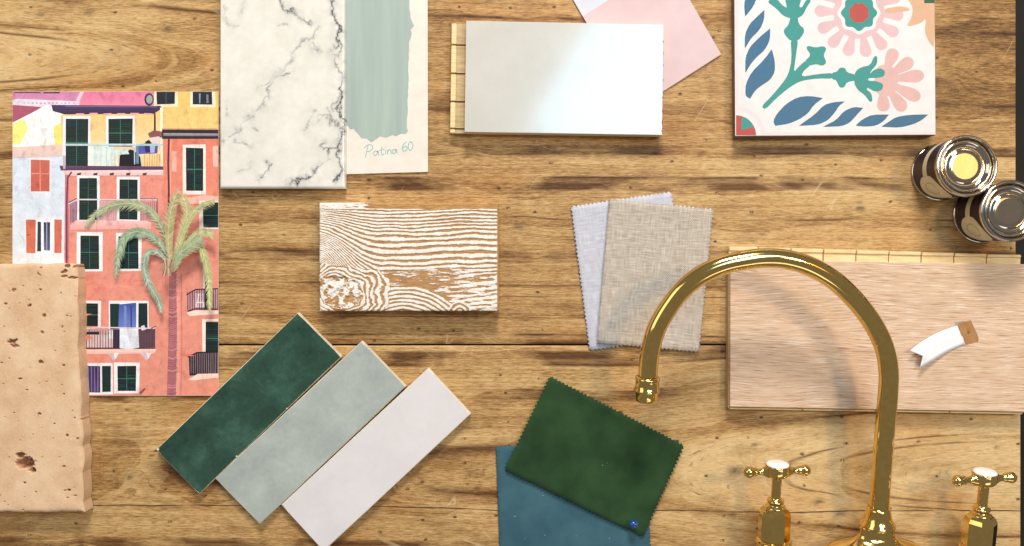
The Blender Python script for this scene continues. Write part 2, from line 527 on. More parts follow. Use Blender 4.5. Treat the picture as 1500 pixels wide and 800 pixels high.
def stone_mat():
    m = Mat('tumbled_stone', rough=.85, spec=.25)
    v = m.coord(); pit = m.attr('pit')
    n = m.noise(v, 34, 5, .6); f = m.noise(v, 420, 4, .65)
    t = m.math('ADD', m.math('MULTIPLY', n, .65), m.math('MULTIPLY', f, .35))
    c = m.ramp(t, [(.34, lin((208, 168, 132))), (.5, lin((224, 188, 152))), (.66, lin((234, 204, 172)))])
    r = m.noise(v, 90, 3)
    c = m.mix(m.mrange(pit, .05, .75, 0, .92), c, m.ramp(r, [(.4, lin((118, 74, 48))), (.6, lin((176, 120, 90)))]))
    m.color(c); m.bump(f, .3, .0008)
    return m.m
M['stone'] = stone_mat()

def limed_mat():
    m = Mat('limed_scrap_wood', rough=.65, spec=.3)
    p = m.attr('paint'); bare = m.attr('bare')
    v = m.coord(); x, y, z = m.sep(v)
    f = m.noise(m.comb(m.math('MULTIPLY', x, 90), m.math('MULTIPLY', y, 900)), 1.0, 4, .6)
    wood = m.ramp(f, [(.35, lin((158, 114, 72))), (.65, lin((196, 152, 104)))])
    wood = m.mix(bare, wood, m.ramp(f, [(.35, lin((160, 112, 62))), (.65, lin((202, 156, 100)))]))
    wh = m.ramp(m.noise(v, 260, 4, .6), [(.3, lin((228, 218, 206))), (.6, lin((243, 238, 232)))])
    br = m.noise(v, 700, 3, .7)
    k = m.mrange(m.math('ADD', p, m.math('MULTIPLY', m.math('SUBTRACT', br, .5), .7)), .34, .66)
    m.color(m.mix(k, wood, wh))
    m.bump(m.math('ADD', k, m.math('MULTIPLY', f, .5)), .25, .0005)
    return m.m
M['limed'] = limed_mat()

# ------------------------------------------------------------------ table and floor
def plank_grid(parent, x0, x1, y0, y1, kind, step=4.0):
    nx = int((x1 - x0) / step) + 1; ny = int((y1 - y0) / step) + 1
    px = np.linspace(x0, x1, nx); py = np.linspace(y0, y1, ny)
    PX, PY = np.meshgrid(px, py)
    wx = fbm(PX / 500, PY / 120, 5 + kind * 10, 2) * 10
    if kind == 0:
        yc = 85 + 0.01 * PX
        d = 0.12 * np.clip(PX + 200, 0, 520) + 0.012 * np.clip(PX - 320, 0, 3000) + 6 * vnoise(PX / 200, PY / 300, 8)
        r = np.sqrt((PY - yc + wx * .55) ** 2 + d ** 2)
        tone_shade = 0.75 * sstep(57, 50, r) + 0.35 * sstep(110, 100, r) * sstep(56, 66, r) * sstep(700, 300, PX) + 0.30 * sstep(860, 1150, PX) * sstep(170, 260, PY) \
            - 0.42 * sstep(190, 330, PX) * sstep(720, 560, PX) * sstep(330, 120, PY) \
            - 0.55 * sstep(1330, 1420, PX) * sstep(230, 120, PY)  # the two subtracted terms paint shade into upper-middle and upper-right wood
        knots = [(130, 18, 9), (245, 42, 10), (60, 22, 7), (652, 205, 7), (685, 228, 7), (812, 218, 4), (760, 330, 10), (1370, 120, 16), (1260, 305, 9)]
        crack = np.full_like(PX, 999.0)
    else:
        yc = 690 + 0.004 * (PX - 1000)
        d = 0.156 * np.minimum(np.abs(1500 - PX), 560) + 0.010 * np.clip(940 - PX, 0, 3000) + 5 * vnoise(PX / 180, PY / 200, 9)
        d = np.where(PX > 1500, 0, d)
        r = np.sqrt((PY - yc + wx * .5) ** 2 + d ** 2)
        tone_shade = 0.42 * sstep(89, 82, r) + 0.30 * sstep(850, 1100, PX) + 0.10
        knots = [(535, 702, 15), (190, 698, 8), (193, 718, 4), (1078, 690, 13), (1232, 752, 12), (1105, 652, 6), (1200, 735, 8), (120, 797, 7), (1460, 655, 5)]
        crack = PY - (746 + 6 * vnoise(PX / 160, PY * 0, 77) - 8 * sstep(900, 300, PX) + 4)
    ring = r.copy(); dark = np.zeros_like(PX)
    for kx, ky, kr in knots:
        q = ((PX - kx) / (3.2 * kr)) ** 2 + ((PY - ky) / (1.5 * kr)) ** 2
        ring = ring + 0.8 * kr * np.exp(-q)
        q2 = ((PX - kx) / (0.75 * kr)) ** 2 + ((PY - ky) / (0.42 * kr)) ** 2
        dark = np.maximum(dark, 0.9 * np.exp(-q2 * (1 + 1.5 * vnoise(PX / 5, PY / 5, 3))))
    X = (PX - 750) * S; Y = (400 - PY) * S
    Z = np.zeros_like(X) + fbm(PX / 240, PY / 140, 30 + kind, 2) * 0.0003
    # rounded arris at the plank's long edges
    e = np.minimum(PY - y0, y1 - PY)
    Z = Z - 0.0012 * np.exp(-(e / 1.6) ** 2)
    Z -= 0.0006
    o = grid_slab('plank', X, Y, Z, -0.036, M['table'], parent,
                  {'ring': ring, 'dark': dark, 'tone': tone_shade, 'crackd': crack})
    return o

table = empty('table_top', (0, 0, 0))
tag(table, 'worn honey coloured pine plank table top under the samples', None, None, 'structure')
plank_grid(table, -260, 1488, -260, 504.0, 0)
plank_grid(table, -260, 1495, 506.6, 1130, 1)
o = prism('batten', [W(-250, 470), W(1470, 470), W(1470, 540), W(-250, 540)], -0.060, -0.037, M['table'], table)

fl = prism('floor', [(-2.2, -2.0), (2.2, -2.0), (2.2, 2.0), (-2.2, 2.0)], -0.78, -0.75, M['floor'])
tag(fl, 'dark floor below the table edge', None, None, 'structure')

# ------------------------------------------------------------------ flat printing helper
class Printer:
    """stack of flat inked shapes, each laid a hair above what it overlaps"""
    def __init__(s, conv, z0, dz=0.000012):
        s.conv = conv; s.z0 = z0; s.dz = dz; s.polys = []; s.clip = None
    def add(s, pts, col, col2=None):
        if s.clip:
            a, b, c, d = s.clip
            pts = [(min(max(p[0], a), c), min(max(p[1], b), d)) for p in pts]
        xs = [p[0] for p in pts]; ys = [p[1] for p in pts]
        bb = (min(xs), min(ys), max(xs), max(ys))
        if bb[2] - bb[0] < .05 or bb[3] - bb[1] < .05: return
        lv = 0
        for (p, c, c2, b, l) in s.polys:
            if b[0] < bb[2] and b[2] > bb[0] and b[1] < bb[3] and b[3] > bb[1]: lv = max(lv, l + 1)
        s.polys.append((pts, col, col2, bb, lv))
    def rect(s, x0, y0, x1, y1, col, col2=None, j=0.5):
        rr = random.uniform
        s.add([(x0 + rr(-j, j), y0 + rr(-j, j)), (x1 + rr(-j, j), y0 + rr(-j, j)),
               (x1 + rr(-j, j), y1 + rr(-j, j)), (x0 + rr(-j, j), y1 + rr(-j, j))], col, col2)
    def line(s, pts, w, col):
        P = [Vector((p[0], p[1])) for p in pts]
        L = []; Rr = []
        for i, p in enumerate(P):
            t = (P[min(i + 1, len(P) - 1)] - P[max(i - 1, 0)])
            if t.length < 1e-6: continue
            t.normalize(); n = Vector((-t.y, t.x)) * w / 2
            L.append(tuple(p + n)); Rr.append(tuple(p - n))
        s.add(L + Rr[::-1], col)
    def build(s, name, mat, parent):
        bm = bmesh.new(); lay = bm.verts.layers.float_color.new('col')
        for pts, c, c2, bb, lv in s.polys:
            vs = []
            for p in pts:
                x, y = s.conv(*p)
                v = bm.verts.new((x, y, s.z0 + lv * s.dz))
                t = (p[1] - bb[1]) / max(1e-6, bb[3] - bb[1])
                cc = lin(c) if c2 is None else tuple(a * (1 - t) + b * t for a, b in zip(lin(c), lin(c2)))
                v[lay] = cc
                vs.append(v)
            if len(vs) < 3: continue
            try:
                f = bm.faces.new(vs)
            except ValueError:
                continue
        bm.normal_update()
        bmesh.ops.triangulate(bm, faces=[f for f in bm.faces if len(f.verts) > 4])
        bm.normal_update()
        for f in bm.faces:
            if f.normal.z < 0: f.normal_flip()
        me = bpy.data.meshes.new(name); bm.to_mesh(me); bm.free()
        o = bpy.data.objects.new(name, me); me.materials.append(mat)
        return link(o, parent)

# ------------------------------------------------------------------ painted-houses art print
random.seed(4)
def art_print():
    c = W(169.5, 357)
    root = empty('art_print', (c[0], c[1], 0.0))
    tag(root, 'glossy art print of pink and yellow shuttered houses with a palm tree', 'art print')
    conv = lambda px, py: ((px - 169.5) * S, (357 - py) * S)
    out = [conv(19, 134.5), conv(320.5, 134.5), conv(320.5, 579.5), conv(19, 579.5)]
    prism('paper_sheet', out[::-1], 0.0004, 0.0009, M['card'], root)
    P = Printer(conv, 0.00092); P.clip = (19.2, 134.8, 320.2, 579.2)
    a = P.rect; rr = random.uniform
    SAL = (232, 146, 132); GRN = (16, 46, 44); WHT = (243, 240, 243)
    # big walls
    a(19, 134, 321, 580, SAL, (230, 148, 128), 0)
    a(19, 205, 97, 400, (214, 226, 244), (228, 232, 240), 0)
    a(19, 134, 120, 158, (206, 128, 172), (214, 150, 186), 0)
    a(22, 135, 60, 137, (70, 40, 90)); a(64, 135, 88, 137, (60, 40, 80))
    P.add([(26, 145), (118, 149), (121, 156), (60, 160), (19, 155), (19, 147)], (232, 220, 236))
    for i in range(14): a(35 + i * 6, 150.5, 38 + i * 6, 152.2, (190, 160, 190))
    P.add([(19, 154), (62, 157), (19, 184)], (172, 84, 108))
    P.add([(19, 180), (70, 154), (94, 160), (96, 222), (19, 222)], (247, 249, 247))
    P.add([(19, 182), (36, 174), (42, 190), (30, 212), (19, 212)], (250, 240, 140))
    P.add([(79, 186), (94, 178), (95, 216), (82, 216)], (250, 226, 120))
    P.add([(19, 216), (94, 212), (94, 229), (19, 232)], (240, 206, 190), (226, 196, 196))
    P.add([(90, 170), (98, 166), (98, 214), (92, 214)], (240, 180, 130))
    # red shuttered windows
    a(43, 232, 76, 283, (238, 230, 236)); a(45.5, 234.5, 73, 281, (206, 106, 88), (200, 96, 84))
    a(58.6, 235, 60.2, 280, (236, 170, 150))
    for k in range(2): a(47 + 14 * k, 254, 58 + 14 * k, 255.4, (228, 150, 130))
    a(37, 319, 93, 374, (236, 236, 244)); a(39, 322, 53, 371, (214, 112, 84)); a(80, 322, 91, 371, (210, 110, 88))
    a(54, 323, 80, 371, (246, 246, 250)); a(55.5, 325, 61, 368, (44, 48, 66)); a(65, 326, 74, 367, (38, 42, 66), (90, 96, 130))
    a(68.5, 326, 70, 367, (150, 160, 190)); a(40, 343, 44, 345, (170, 80, 66))
    # top pink roof, yellow house
    a(117, 134, 232, 157, (226, 122, 164), (236, 140, 160))
    P.add([(118, 134), (124, 134), (115, 152), (108, 156)], (246, 200, 220))
    a(228, 134, 321, 194, (236, 196, 112), (240, 204, 130), 0)
    a(226, 134, 261, 157, (246, 228, 196)); a(230, 134, 257, 153, (26, 34, 48)); a(243, 135, 244.2, 153, (70, 80, 96))
    a(279, 134, 316, 157, (246, 232, 204)); a(283, 134, 311, 153.5, (28, 36, 48)); a(292, 137, 294, 152, (140, 150, 170)); a(303, 139, 306, 151, (120, 130, 150))
    P.add([(219 + 7 * math.cos(t * .5236), 146 + 9.5 * math.sin(t * .5236)) for t in range(12)], (58, 54, 66))
    P.add([(219.5 + 4.6 * math.cos(t * .5236), 146 + 6.5 * math.sin(t * .5236)) for t in range(12)], (160, 160, 168))
    # balcony house
    a(92, 164, 236, 247, (247, 200, 128), (248, 222, 176))
    P.add([(76, 154), (236, 155.5), (238, 159), (226, 167), (96, 168), (78, 163)], (72, 54, 96), (50, 36, 70))
    a(96, 155.5, 230, 157.2, (120, 96, 140))
    for i in range(6): a(112 + 20 * i, 166, 124 + 20 * i, 168.4, (230, 170, 170))
    def shutter(x0, y0, x1, y1, f=4, cols=2, top=(22, 58, 54), frame=WHT):
        if f: a(x0 - f, y0 - f, x1 + f, y1 + f * .7, frame, None, .7)
        a(x0, y0, x1, y1, (8, 26, 28), (10, 32, 32), .6)
        w = (x1 - x0) / cols
        for c in range(cols):
            yy = y0 + 2.5
            while yy < y1 - 2:
                a(x0 + c * w + 1.3, yy, x0 + (c + 1) * w - 1.3, yy + 1.0, (20 + rr(-8, 12), 58 + rr(-24, 18), 54 + rr(-20, 16)), None, .35)
                yy += 2.7
        for c in range(1, cols): a(x0 + c * w - .5, y0 + 1, x0 + c * w + .5, y1 - 1, (64, 110, 100), None, .2)
        a(x0 + .5, (y0 + y1) / 2 - .6, x1 - .5, (y0 + y1) / 2 + .6, (60, 120, 108), None, .2)
    shutter(96.5, 174, 129.5, 244, 4); shutter(159.5, 174.5, 194.5, 216, 4)
    a(226, 166, 228.4, 195, (52, 40, 48)); a(235.5, 158, 239, 246, (248, 236, 214))
    # balcony things
    a(133, 215, 169, 244.5, (214, 236, 238), (226, 232, 226))
    for i in range(8): a(135 + i * 4.2, 216, 136.4 + i * 4.2, 244, (188, 216, 222) if i % 2 else (244, 240, 214))
    a(167, 215, 210, 245, (226, 208, 186))
    P.add([(176, 228), (186, 222), (192, 219), (197, 221), (206, 230), (208, 245), (175, 245)], (18, 12, 26))
    P.add([(166, 220), (188, 221), (190, 226), (170, 227)], (206, 232, 228)); a(158, 225, 160, 244, (214, 236, 238)); a(171, 227, 173, 244, (220, 238, 236))
    a(197, 216, 199, 241, (176, 206, 214)); a(200, 214, 204, 240, (110, 140, 170))
    a(210, 225, 237, 244.5, (246, 214, 148), (240, 198, 140))
    for i in range(7): a(212 + i * 3.6, 226, 213 + i * 3.6, 244, (206, 160, 116))
    P.add([(203, 213), (216, 209), (232, 213), (231, 225), (204, 226)], (86, 90, 168)); P.add([(212, 213), (220, 211), (224, 222), (214, 224)], (44, 40, 96))
    P.add([(220, 213), (228, 213), (227, 224), (221, 224)], (170, 184, 224))
    P.add([(217, 196), (226, 191), (238, 193), (238, 202), (220, 202)], (136, 84, 82)); P.add([(221, 202), (234, 200), (235, 211), (224, 212)], (226, 206, 206))
    P.add([(213, 208), (219, 205), (223, 210), (216, 213)], (30, 22, 40))
    a(96, 210.6, 240, 213.6, (150, 200, 200), (196, 214, 220)); a(96, 211.3, 200, 212.1, (226, 240, 240))
    P.add([(88, 243), (242, 244), (243, 249), (90, 250)], (104, 70, 104), (80, 50, 80))
    P.add([(92, 250), (243, 249), (242, 257), (98, 258)], (246, 216, 218), (240, 190, 190))
    for i in range(5): P.add([(114 + i * 24, 254), (120 + i * 24, 253), (119 + i * 24, 257), (113 + i * 24, 257)], (80, 50, 60))
    a(93, 228, 97, 248, (200, 180, 200))
    # gutter and right-hand wall
    a(238, 190, 321, 204, (46, 32, 44)); a(240, 195.5, 321, 199.5, (170, 166, 172), (120, 112, 120)); a(238, 188.5, 318, 190.4, (190, 140, 120))
    a(240, 203.5, 321, 300, (226, 130, 108), (232, 142, 122)); a(252, 222, 259, 252, (240, 178, 160)); a(312, 214, 320, 244, (244, 190, 176))
    P.line([(248, 203), (247, 240), (248, 280), (247, 322)], 2.6, (84, 38, 54)); P.line([(251, 204), (250.5, 318)], 1.2, (240, 170, 150))
    a(268, 212, 302, 285, (248, 232, 226)); shutter(273, 217, 298, 280, 0)
    P.add([(262, 292), (300, 286), (321, 288), (321, 296), (268, 300)], (244, 186, 170))
    a(292, 294, 321, 336, (246, 226, 220)); shutter(298, 297, 321, 334, 0, 1)
    # middle floor
    P.add([(96, 256), (101, 256), (102, 392), (95, 392)], (206, 120, 130)); P.line([(106, 252), (100, 260), (98.5, 300), (98.5, 388)], 2.4, (110, 58, 88))
    shutter(117, 261.5, 143, 322, 4); shutter(175.5, 263.5, 202, 322, 4)
    a(103, 294, 114, 326, (190, 140, 160)); a(146, 295, 172, 325, (222, 168, 172)); a(206, 295, 231, 325, (214, 150, 150))
    for i in range(5): a(104 + 2.2 * i, 296, 104.8 + 2.2 * i, 325, (120, 78, 100), None, .2)
    for i in range(9): a(147 + 2.8 * i, 296, 147.8 + 2.8 * i, 324, (196, 140, 150), None, .2)
    for i in range(9): a(207 + 2.8 * i, 296, 207.8 + 2.8 * i, 324, (150, 96, 104), None, .2)
    P.line([(101, 299), (114, 292.5), (231, 293)], 1.8, (226, 214, 224)); P.line([(101, 297), (114, 290.8)], 1, (80, 46, 70)); P.line([(206, 291.5), (231, 291.5), (231, 325)], 1.2, (120, 66, 78))
    P.add([(103, 331), (112, 323), (216, 323.5), (222, 326), (222, 336), (104, 337)], (246, 198, 190), (238, 168, 164))
    shutter(118, 345.5, 146, 394, 5); shutter(174.5, 346.5, 203, 394, 4.5)
    # lower floor
    shutter(122, 444.5, 144, 478, 0, 1); a(144, 441, 148.6, 480, WHT); a(122, 440.5, 148, 444.5, WHT)
    a(160, 440.5, 218, 483, WHT); a(162, 445, 176, 482, GRN); a(203, 444, 216.5, 481, (14, 40, 40))
    P.add([(175, 446), (200, 443.5), (201, 482), (174, 483)], (66, 84, 160), (112, 134, 206)); a(182, 448, 186, 481, (120, 140, 206)); a(192, 447, 194, 481, (50, 60, 130)); a(200.5, 444, 203, 482, (244, 240, 244))
    a(124, 482, 228, 510, (206, 160, 160)); a(126, 486, 146, 492, (30, 26, 40)); a(128, 490, 166, 508, (224, 196, 196))
    a(158, 484, 168, 496, (228, 236, 232)); a(166, 482, 178, 510, (44, 34, 66)); a(204, 482, 228, 509, (96, 68, 80))
    for i in range(26): a(127 + 4 * i, 483, 127.9 + 4 * i, 510, (84, 52, 66), None, .2)
    P.line([(122, 481.5), (150, 479.5), (226, 481), (231, 476)], 1.6, (226, 212, 222)); P.line([(126, 510.3), (228, 510)], 1.6, (60, 34, 46)); P.line([(214, 486), (230, 477)], 1.3, (70, 50, 62))
    P.add([(176, 481), (203, 481.5), (204.5, 509), (190, 512), (176, 510)], (238, 243, 250), (222, 230, 244))
    P.add([(207, 478), (212, 476), (214, 483), (208, 484)], (226, 220, 232))
    P.add([(123, 512), (231, 511), (226, 518), (123, 519)], (248, 214, 204), (238, 184, 172))
    for bx in (158, 206): P.add([(bx, 518), (bx + 15, 517), (bx + 14, 524), (bx + 8, 529), (bx + 6, 524)], (214, 188, 200)); P.add([(bx + 9, 517), (bx + 17, 517), (bx + 11, 527)], (250, 240, 240))
    a(122, 531.5, 166, 578, WHT); a(124, 536, 147.5, 575, (52, 40, 84)); a(150, 536, 163, 574, (16, 44, 42))
    for i in range(4): a(129 + 4.6 * i, 537, 131 + 4.6 * i, 574, (124, 104, 160))
    shutter(172.5, 536, 200, 573, 4.6); P.add([(204, 575), (212, 568), (214, 570), (207, 578)], (150, 80, 76))
    # right balconies
    a(298, 388, 301, 452, (246, 222, 214)); a(301, 392, 309, 452, (30, 30, 40))
    P.add([(274, 431), (287, 424), (321, 423), (321, 453), (276, 456)], (196, 140, 146)); a(287, 430, 300, 450, (226, 190, 196))
    for i in range(14): a(275 + 3.4 * i, 428 - min(i, 4), 276 + 3.4 * i, 454, (60, 36, 50), None, .2)
    P.line([(273.5, 432), (287, 424), (321, 423)], 1.6, (44, 28, 40)); P.line([(275, 456), (286, 452.5), (321, 453)], 1.8, (40, 24, 36)); a(300, 423, 304.5, 452, (24, 20, 30))
    P.line([(288, 450), (288, 443), (299, 443), (299, 450)], 1.6, (240, 236, 240)); P.line([(290, 442), (292, 430)], 1.3, (240, 236, 240))
    P.add([(274, 458), (286, 454.5), (321, 455), (321, 460), (278, 463)], (250, 218, 206))
    a(297, 468, 302, 518, (250, 234, 226)); a(297, 467, 321, 471, (250, 232, 222)); shutter(302, 471.5, 321, 520, 0, 1)
    P.add([(277, 521), (289, 516), (321, 515), (321, 549), (278, 550)], (62, 44, 54), (40, 28, 36))
    for i in range(13): a(280 + 3.2 * i, 519 - min(i, 3), 281 + 3.2 * i, 547, (138, 118, 126), None, .2)
    P.line([(276, 523), (289, 516.5), (321, 515.5)], 2, (34, 24, 34))
    P.add([(276, 556), (290, 547.5), (321, 547), (321, 553), (284, 557)], (250, 214, 200))
    # shade streaks on the plaster
    for i in range(46):
        x = rr(104, 300); y = rr(400, 575)
        if (122 < x < 232 and y > 438) or x > 262: continue
        w = rr(8, 34); h = rr(2, 7)
        k = rr(-14, 14)
        P.add([(x, y), (x + w * .5, y - h * .5), (x + w, y + rr(-2, 2)), (x + w * .5, y + h * .5)], (232 + k * .5, 140 + k, 122 + k))
    # palm trunk
    P.add([(249, 385), (262, 384), (263, 440), (262, 500), (260, 579), (245, 579), (247, 500), (248, 440)], (194, 124, 126), (180, 108, 116))
    P.add([(258, 392), (263, 390), (264, 480), (263, 579), (258, 579), (260, 480)], (236, 160, 146))
    for i in range(60):
        y = 396 + i * 3.05
        P.line([(248.5 - i * .04, y + rr(-.5, .5)), (252 + rr(0, 3), y + 1.5), (258 + rr(0, 3), y - 1 + rr(-1, 1))], rr(.6, 1.4), random.choice([(164, 96, 108), (216, 154, 148), (170, 104, 114), (150, 84, 100)]))
    P.line([(266, 400), (267, 500), (265.5, 579)], 1.0, (206, 110, 100))
    # palm fronds
    fr = [([(258, 388), (246, 352), (225, 314), (196, 299), (166, 302), (142, 314), (128, 331)], 11, (140, 150, 120), (206, 214, 160)),
          ([(254, 388), (234, 354), (208, 340), (187, 347), (177, 372), (173, 404)], 12, (120, 150, 120), (190, 210, 170)),
          ([(252, 388), (236, 371), (222, 370), (216, 388), (222, 414), (236, 438), (241, 456)], 9, (120, 150, 130), (206, 220, 190)),
          ([(255, 390), (252, 345), (257, 305), (266, 282)], 13, (170, 160, 110), (222, 208, 150)),
          ([(259, 390), (272, 345), (280, 312), (274, 288)], 14, (190, 176, 120), (232, 214, 160)),
          ([(262, 384), (279, 330), (299, 304), (326, 294)], 9, (160, 166, 110), (214, 210, 150)),
          ([(262, 384), (284, 354), (304, 340), (324, 346)], 11, (160, 170, 116), (220, 216, 150)),
          ([(268, 376), (296, 360), (309, 384), (314, 420), (315, 452)], 10, (180, 186, 120), (232, 228, 160)),
          ([(262, 398), (272, 374), (292, 358), (302, 350)], 13, (150, 164, 120), (186, 196, 150))]
    for sp, wd, cA, cB in fr:
        pts = [Vector((p[0], p[1])) for p in [tuple(v)[:2] for v in catmull([(x, y, 0) for x, y in sp], 7)]]
        n = len(pts)
        body = [(p.x, p.y) for p in pts]
        L = []; Q = []
        for i, p in enumerate(pts):
            t = (pts[min(i + 1, n - 1)] - pts[max(i - 1, 0)]).normalized(); nn = Vector((-t.y, t.x))
            ww = wd * .5 * math.sin(math.pi * min(1, (i + .8) / (n))) ** .7 + .4
            L.append(tuple(p + nn * ww)); Q.append(tuple(p - nn * ww * .8))
        P.add(L + Q[::-1], tuple((x + y) / 2 for x, y in zip(cA, cB)))
        for i in range(1, n):
            p = pts[i]; t = (pts[min(i + 1, n - 1)] - pts[i - 1]).normalized(); nn = Vector((-t.y, t.x))
            for sgn in (1, -1):
                for k in range(4):
                    q = p + t * rr(-2, 2)
                    ln = 1.05 * wd * (math.sin(math.pi * min(1, (i + 1) / (n + 1))) ** .5) * rr(.7, 1.25)
                    tip = q + nn * sgn * ln * .75 + t * ln * .9 + Vector((0, ln * .25))
                    f = rr(0, 1); cc = tuple((x * (1 - f) + y * f) * .8 + .2 * 180 + rr(-8, 14) for x, y in zip(cA, cB))
                    w = rr(.5, 1.3)
                    P.add([tuple(q - t * w), tuple(q + t * w), tuple(tip)], tuple(min(250, max(0, v)) for v in cc))
        P.line([(p.x, p.y) for p in pts], .5, tuple(min(255, v + 16) for v in cB))
    P.add([(247, 388), (254, 378), (264, 384), (264, 398), (256, 404), (248, 400)], (196, 160, 130), (150, 110, 100))
    for i in range(7): P.line([(248 + 2.4 * i, 404), (252 + rr(-1, 1) + i, 392), (249 + 2.2 * i, 380)], 1, random.choice([(230, 200, 160), (120, 84, 80), (170, 170, 130)]))
    P.build('printed_picture', M['print'], root)
    return root
art_print()

# ------------------------------------------------------------------ tumbled stone slab
def stone_slab():
    t = 0.019
    k = (D - t) / D
    n_x, n_y = 200, 430
    v = np.linspace(0, 1, n_y); u = np.linspace(0, 1, n_x)
    U, V = np.meshgrid(u, v)
    py = 386 + V * (751 - 386)
    right = 112 + 10 * V
    rag = 3.2 * fbm(V * 9, V * 0, 41, 3) + 2.4 * np.abs(np.sin(V * 26 + 3 * vnoise(V * 6, V * 0, 3))) * sstep(.35, .6, V)
    top_rag = 2.5 * fbm(U * 6, U * 0, 17, 3)
    bot_rag = 2.5 * fbm(U * 6, U * 0 + 5, 23, 3)
    PX = -48 + U * (right + rag + 48)
    PY = py + top_rag * (1 - V) ** 8 + bot_rag * V ** 8
    # pillowed arris
    ex = np.minimum(U * 160, (1 - U) * 160); ey = np.minimum(V * 365, (1 - V) * 365)
    e = np.minimum(ex, ey)
    Z = np.full_like(PX, t) + fbm(PX / 30, PY / 30, 3, 4) * 0.0006
    Z -= 0.0032 * np.exp(-(e / 2.3)) * (0.8 + 1.2 * vnoise(PX / 14, PY / 14, 91))
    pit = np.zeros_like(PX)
    rng = np.random.RandomState(12)
    pits = [(38, 679, 15, 9, .007), (30, 667, 7, 4, .004), (46, 689, 6, 4, .004), (17, 500, 9, 3.2, .0022), (22, 506, 6, 3, .002), (65, 462, 3, 3, .002), (62, 487, 3.4, 2.6, .0015), (95, 404, 4, 2, .0018), (20, 425, 4, 2.5, .0015)]
    for i in range(110):
        r = 0.7 + 1.9 * rng.rand() ** 3
        pits.append((rng.uniform(-40, 122), rng.uniform(388, 750), r * rng.uniform(1, 2.2), r, .0008 + .0005 * r))
    wx = 3.0 * fbm(PX / 5, PY / 5, 61, 3); wy = 3.0 * fbm(PX / 5, PY / 5, 71, 3)
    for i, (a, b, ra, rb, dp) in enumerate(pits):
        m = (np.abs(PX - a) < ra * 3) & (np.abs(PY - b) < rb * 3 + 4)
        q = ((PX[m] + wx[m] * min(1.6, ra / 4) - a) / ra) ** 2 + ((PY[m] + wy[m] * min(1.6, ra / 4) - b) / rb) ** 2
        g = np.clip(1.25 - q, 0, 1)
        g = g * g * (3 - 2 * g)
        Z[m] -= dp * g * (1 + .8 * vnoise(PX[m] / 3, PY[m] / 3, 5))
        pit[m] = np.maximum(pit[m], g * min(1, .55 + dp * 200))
    X = (PX - 750) * S * k; Y = (400 - PY) * S * k
    cx, cy = X.mean(), Y.mean()
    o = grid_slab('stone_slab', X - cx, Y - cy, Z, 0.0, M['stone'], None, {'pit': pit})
    o.location = (cx, cy, 0.0009)
    tag(o, 'pitted sandy terracotta stone slab with ragged side, overlapping the houses print', 'stone slab')
stone_slab()

# ------------------------------------------------------------------ paint card "Patina 60"
def dist_poly(PX, PY, pts):
    best = np.full_like(PX, 1e9)
    for (x0, y0), (x1, y1) in zip(pts[:-1], pts[1:]):
        dx, dy = x1 - x0, y1 - y0
        L = dx * dx + dy * dy + 1e-9
        t = np.clip(((PX - x0) * dx + (PY - y0) * dy) / L, 0, 1)
        best = np.minimum(best, np.hypot(PX - x0 - t * dx, PY - y0 - t * dy))
    return best

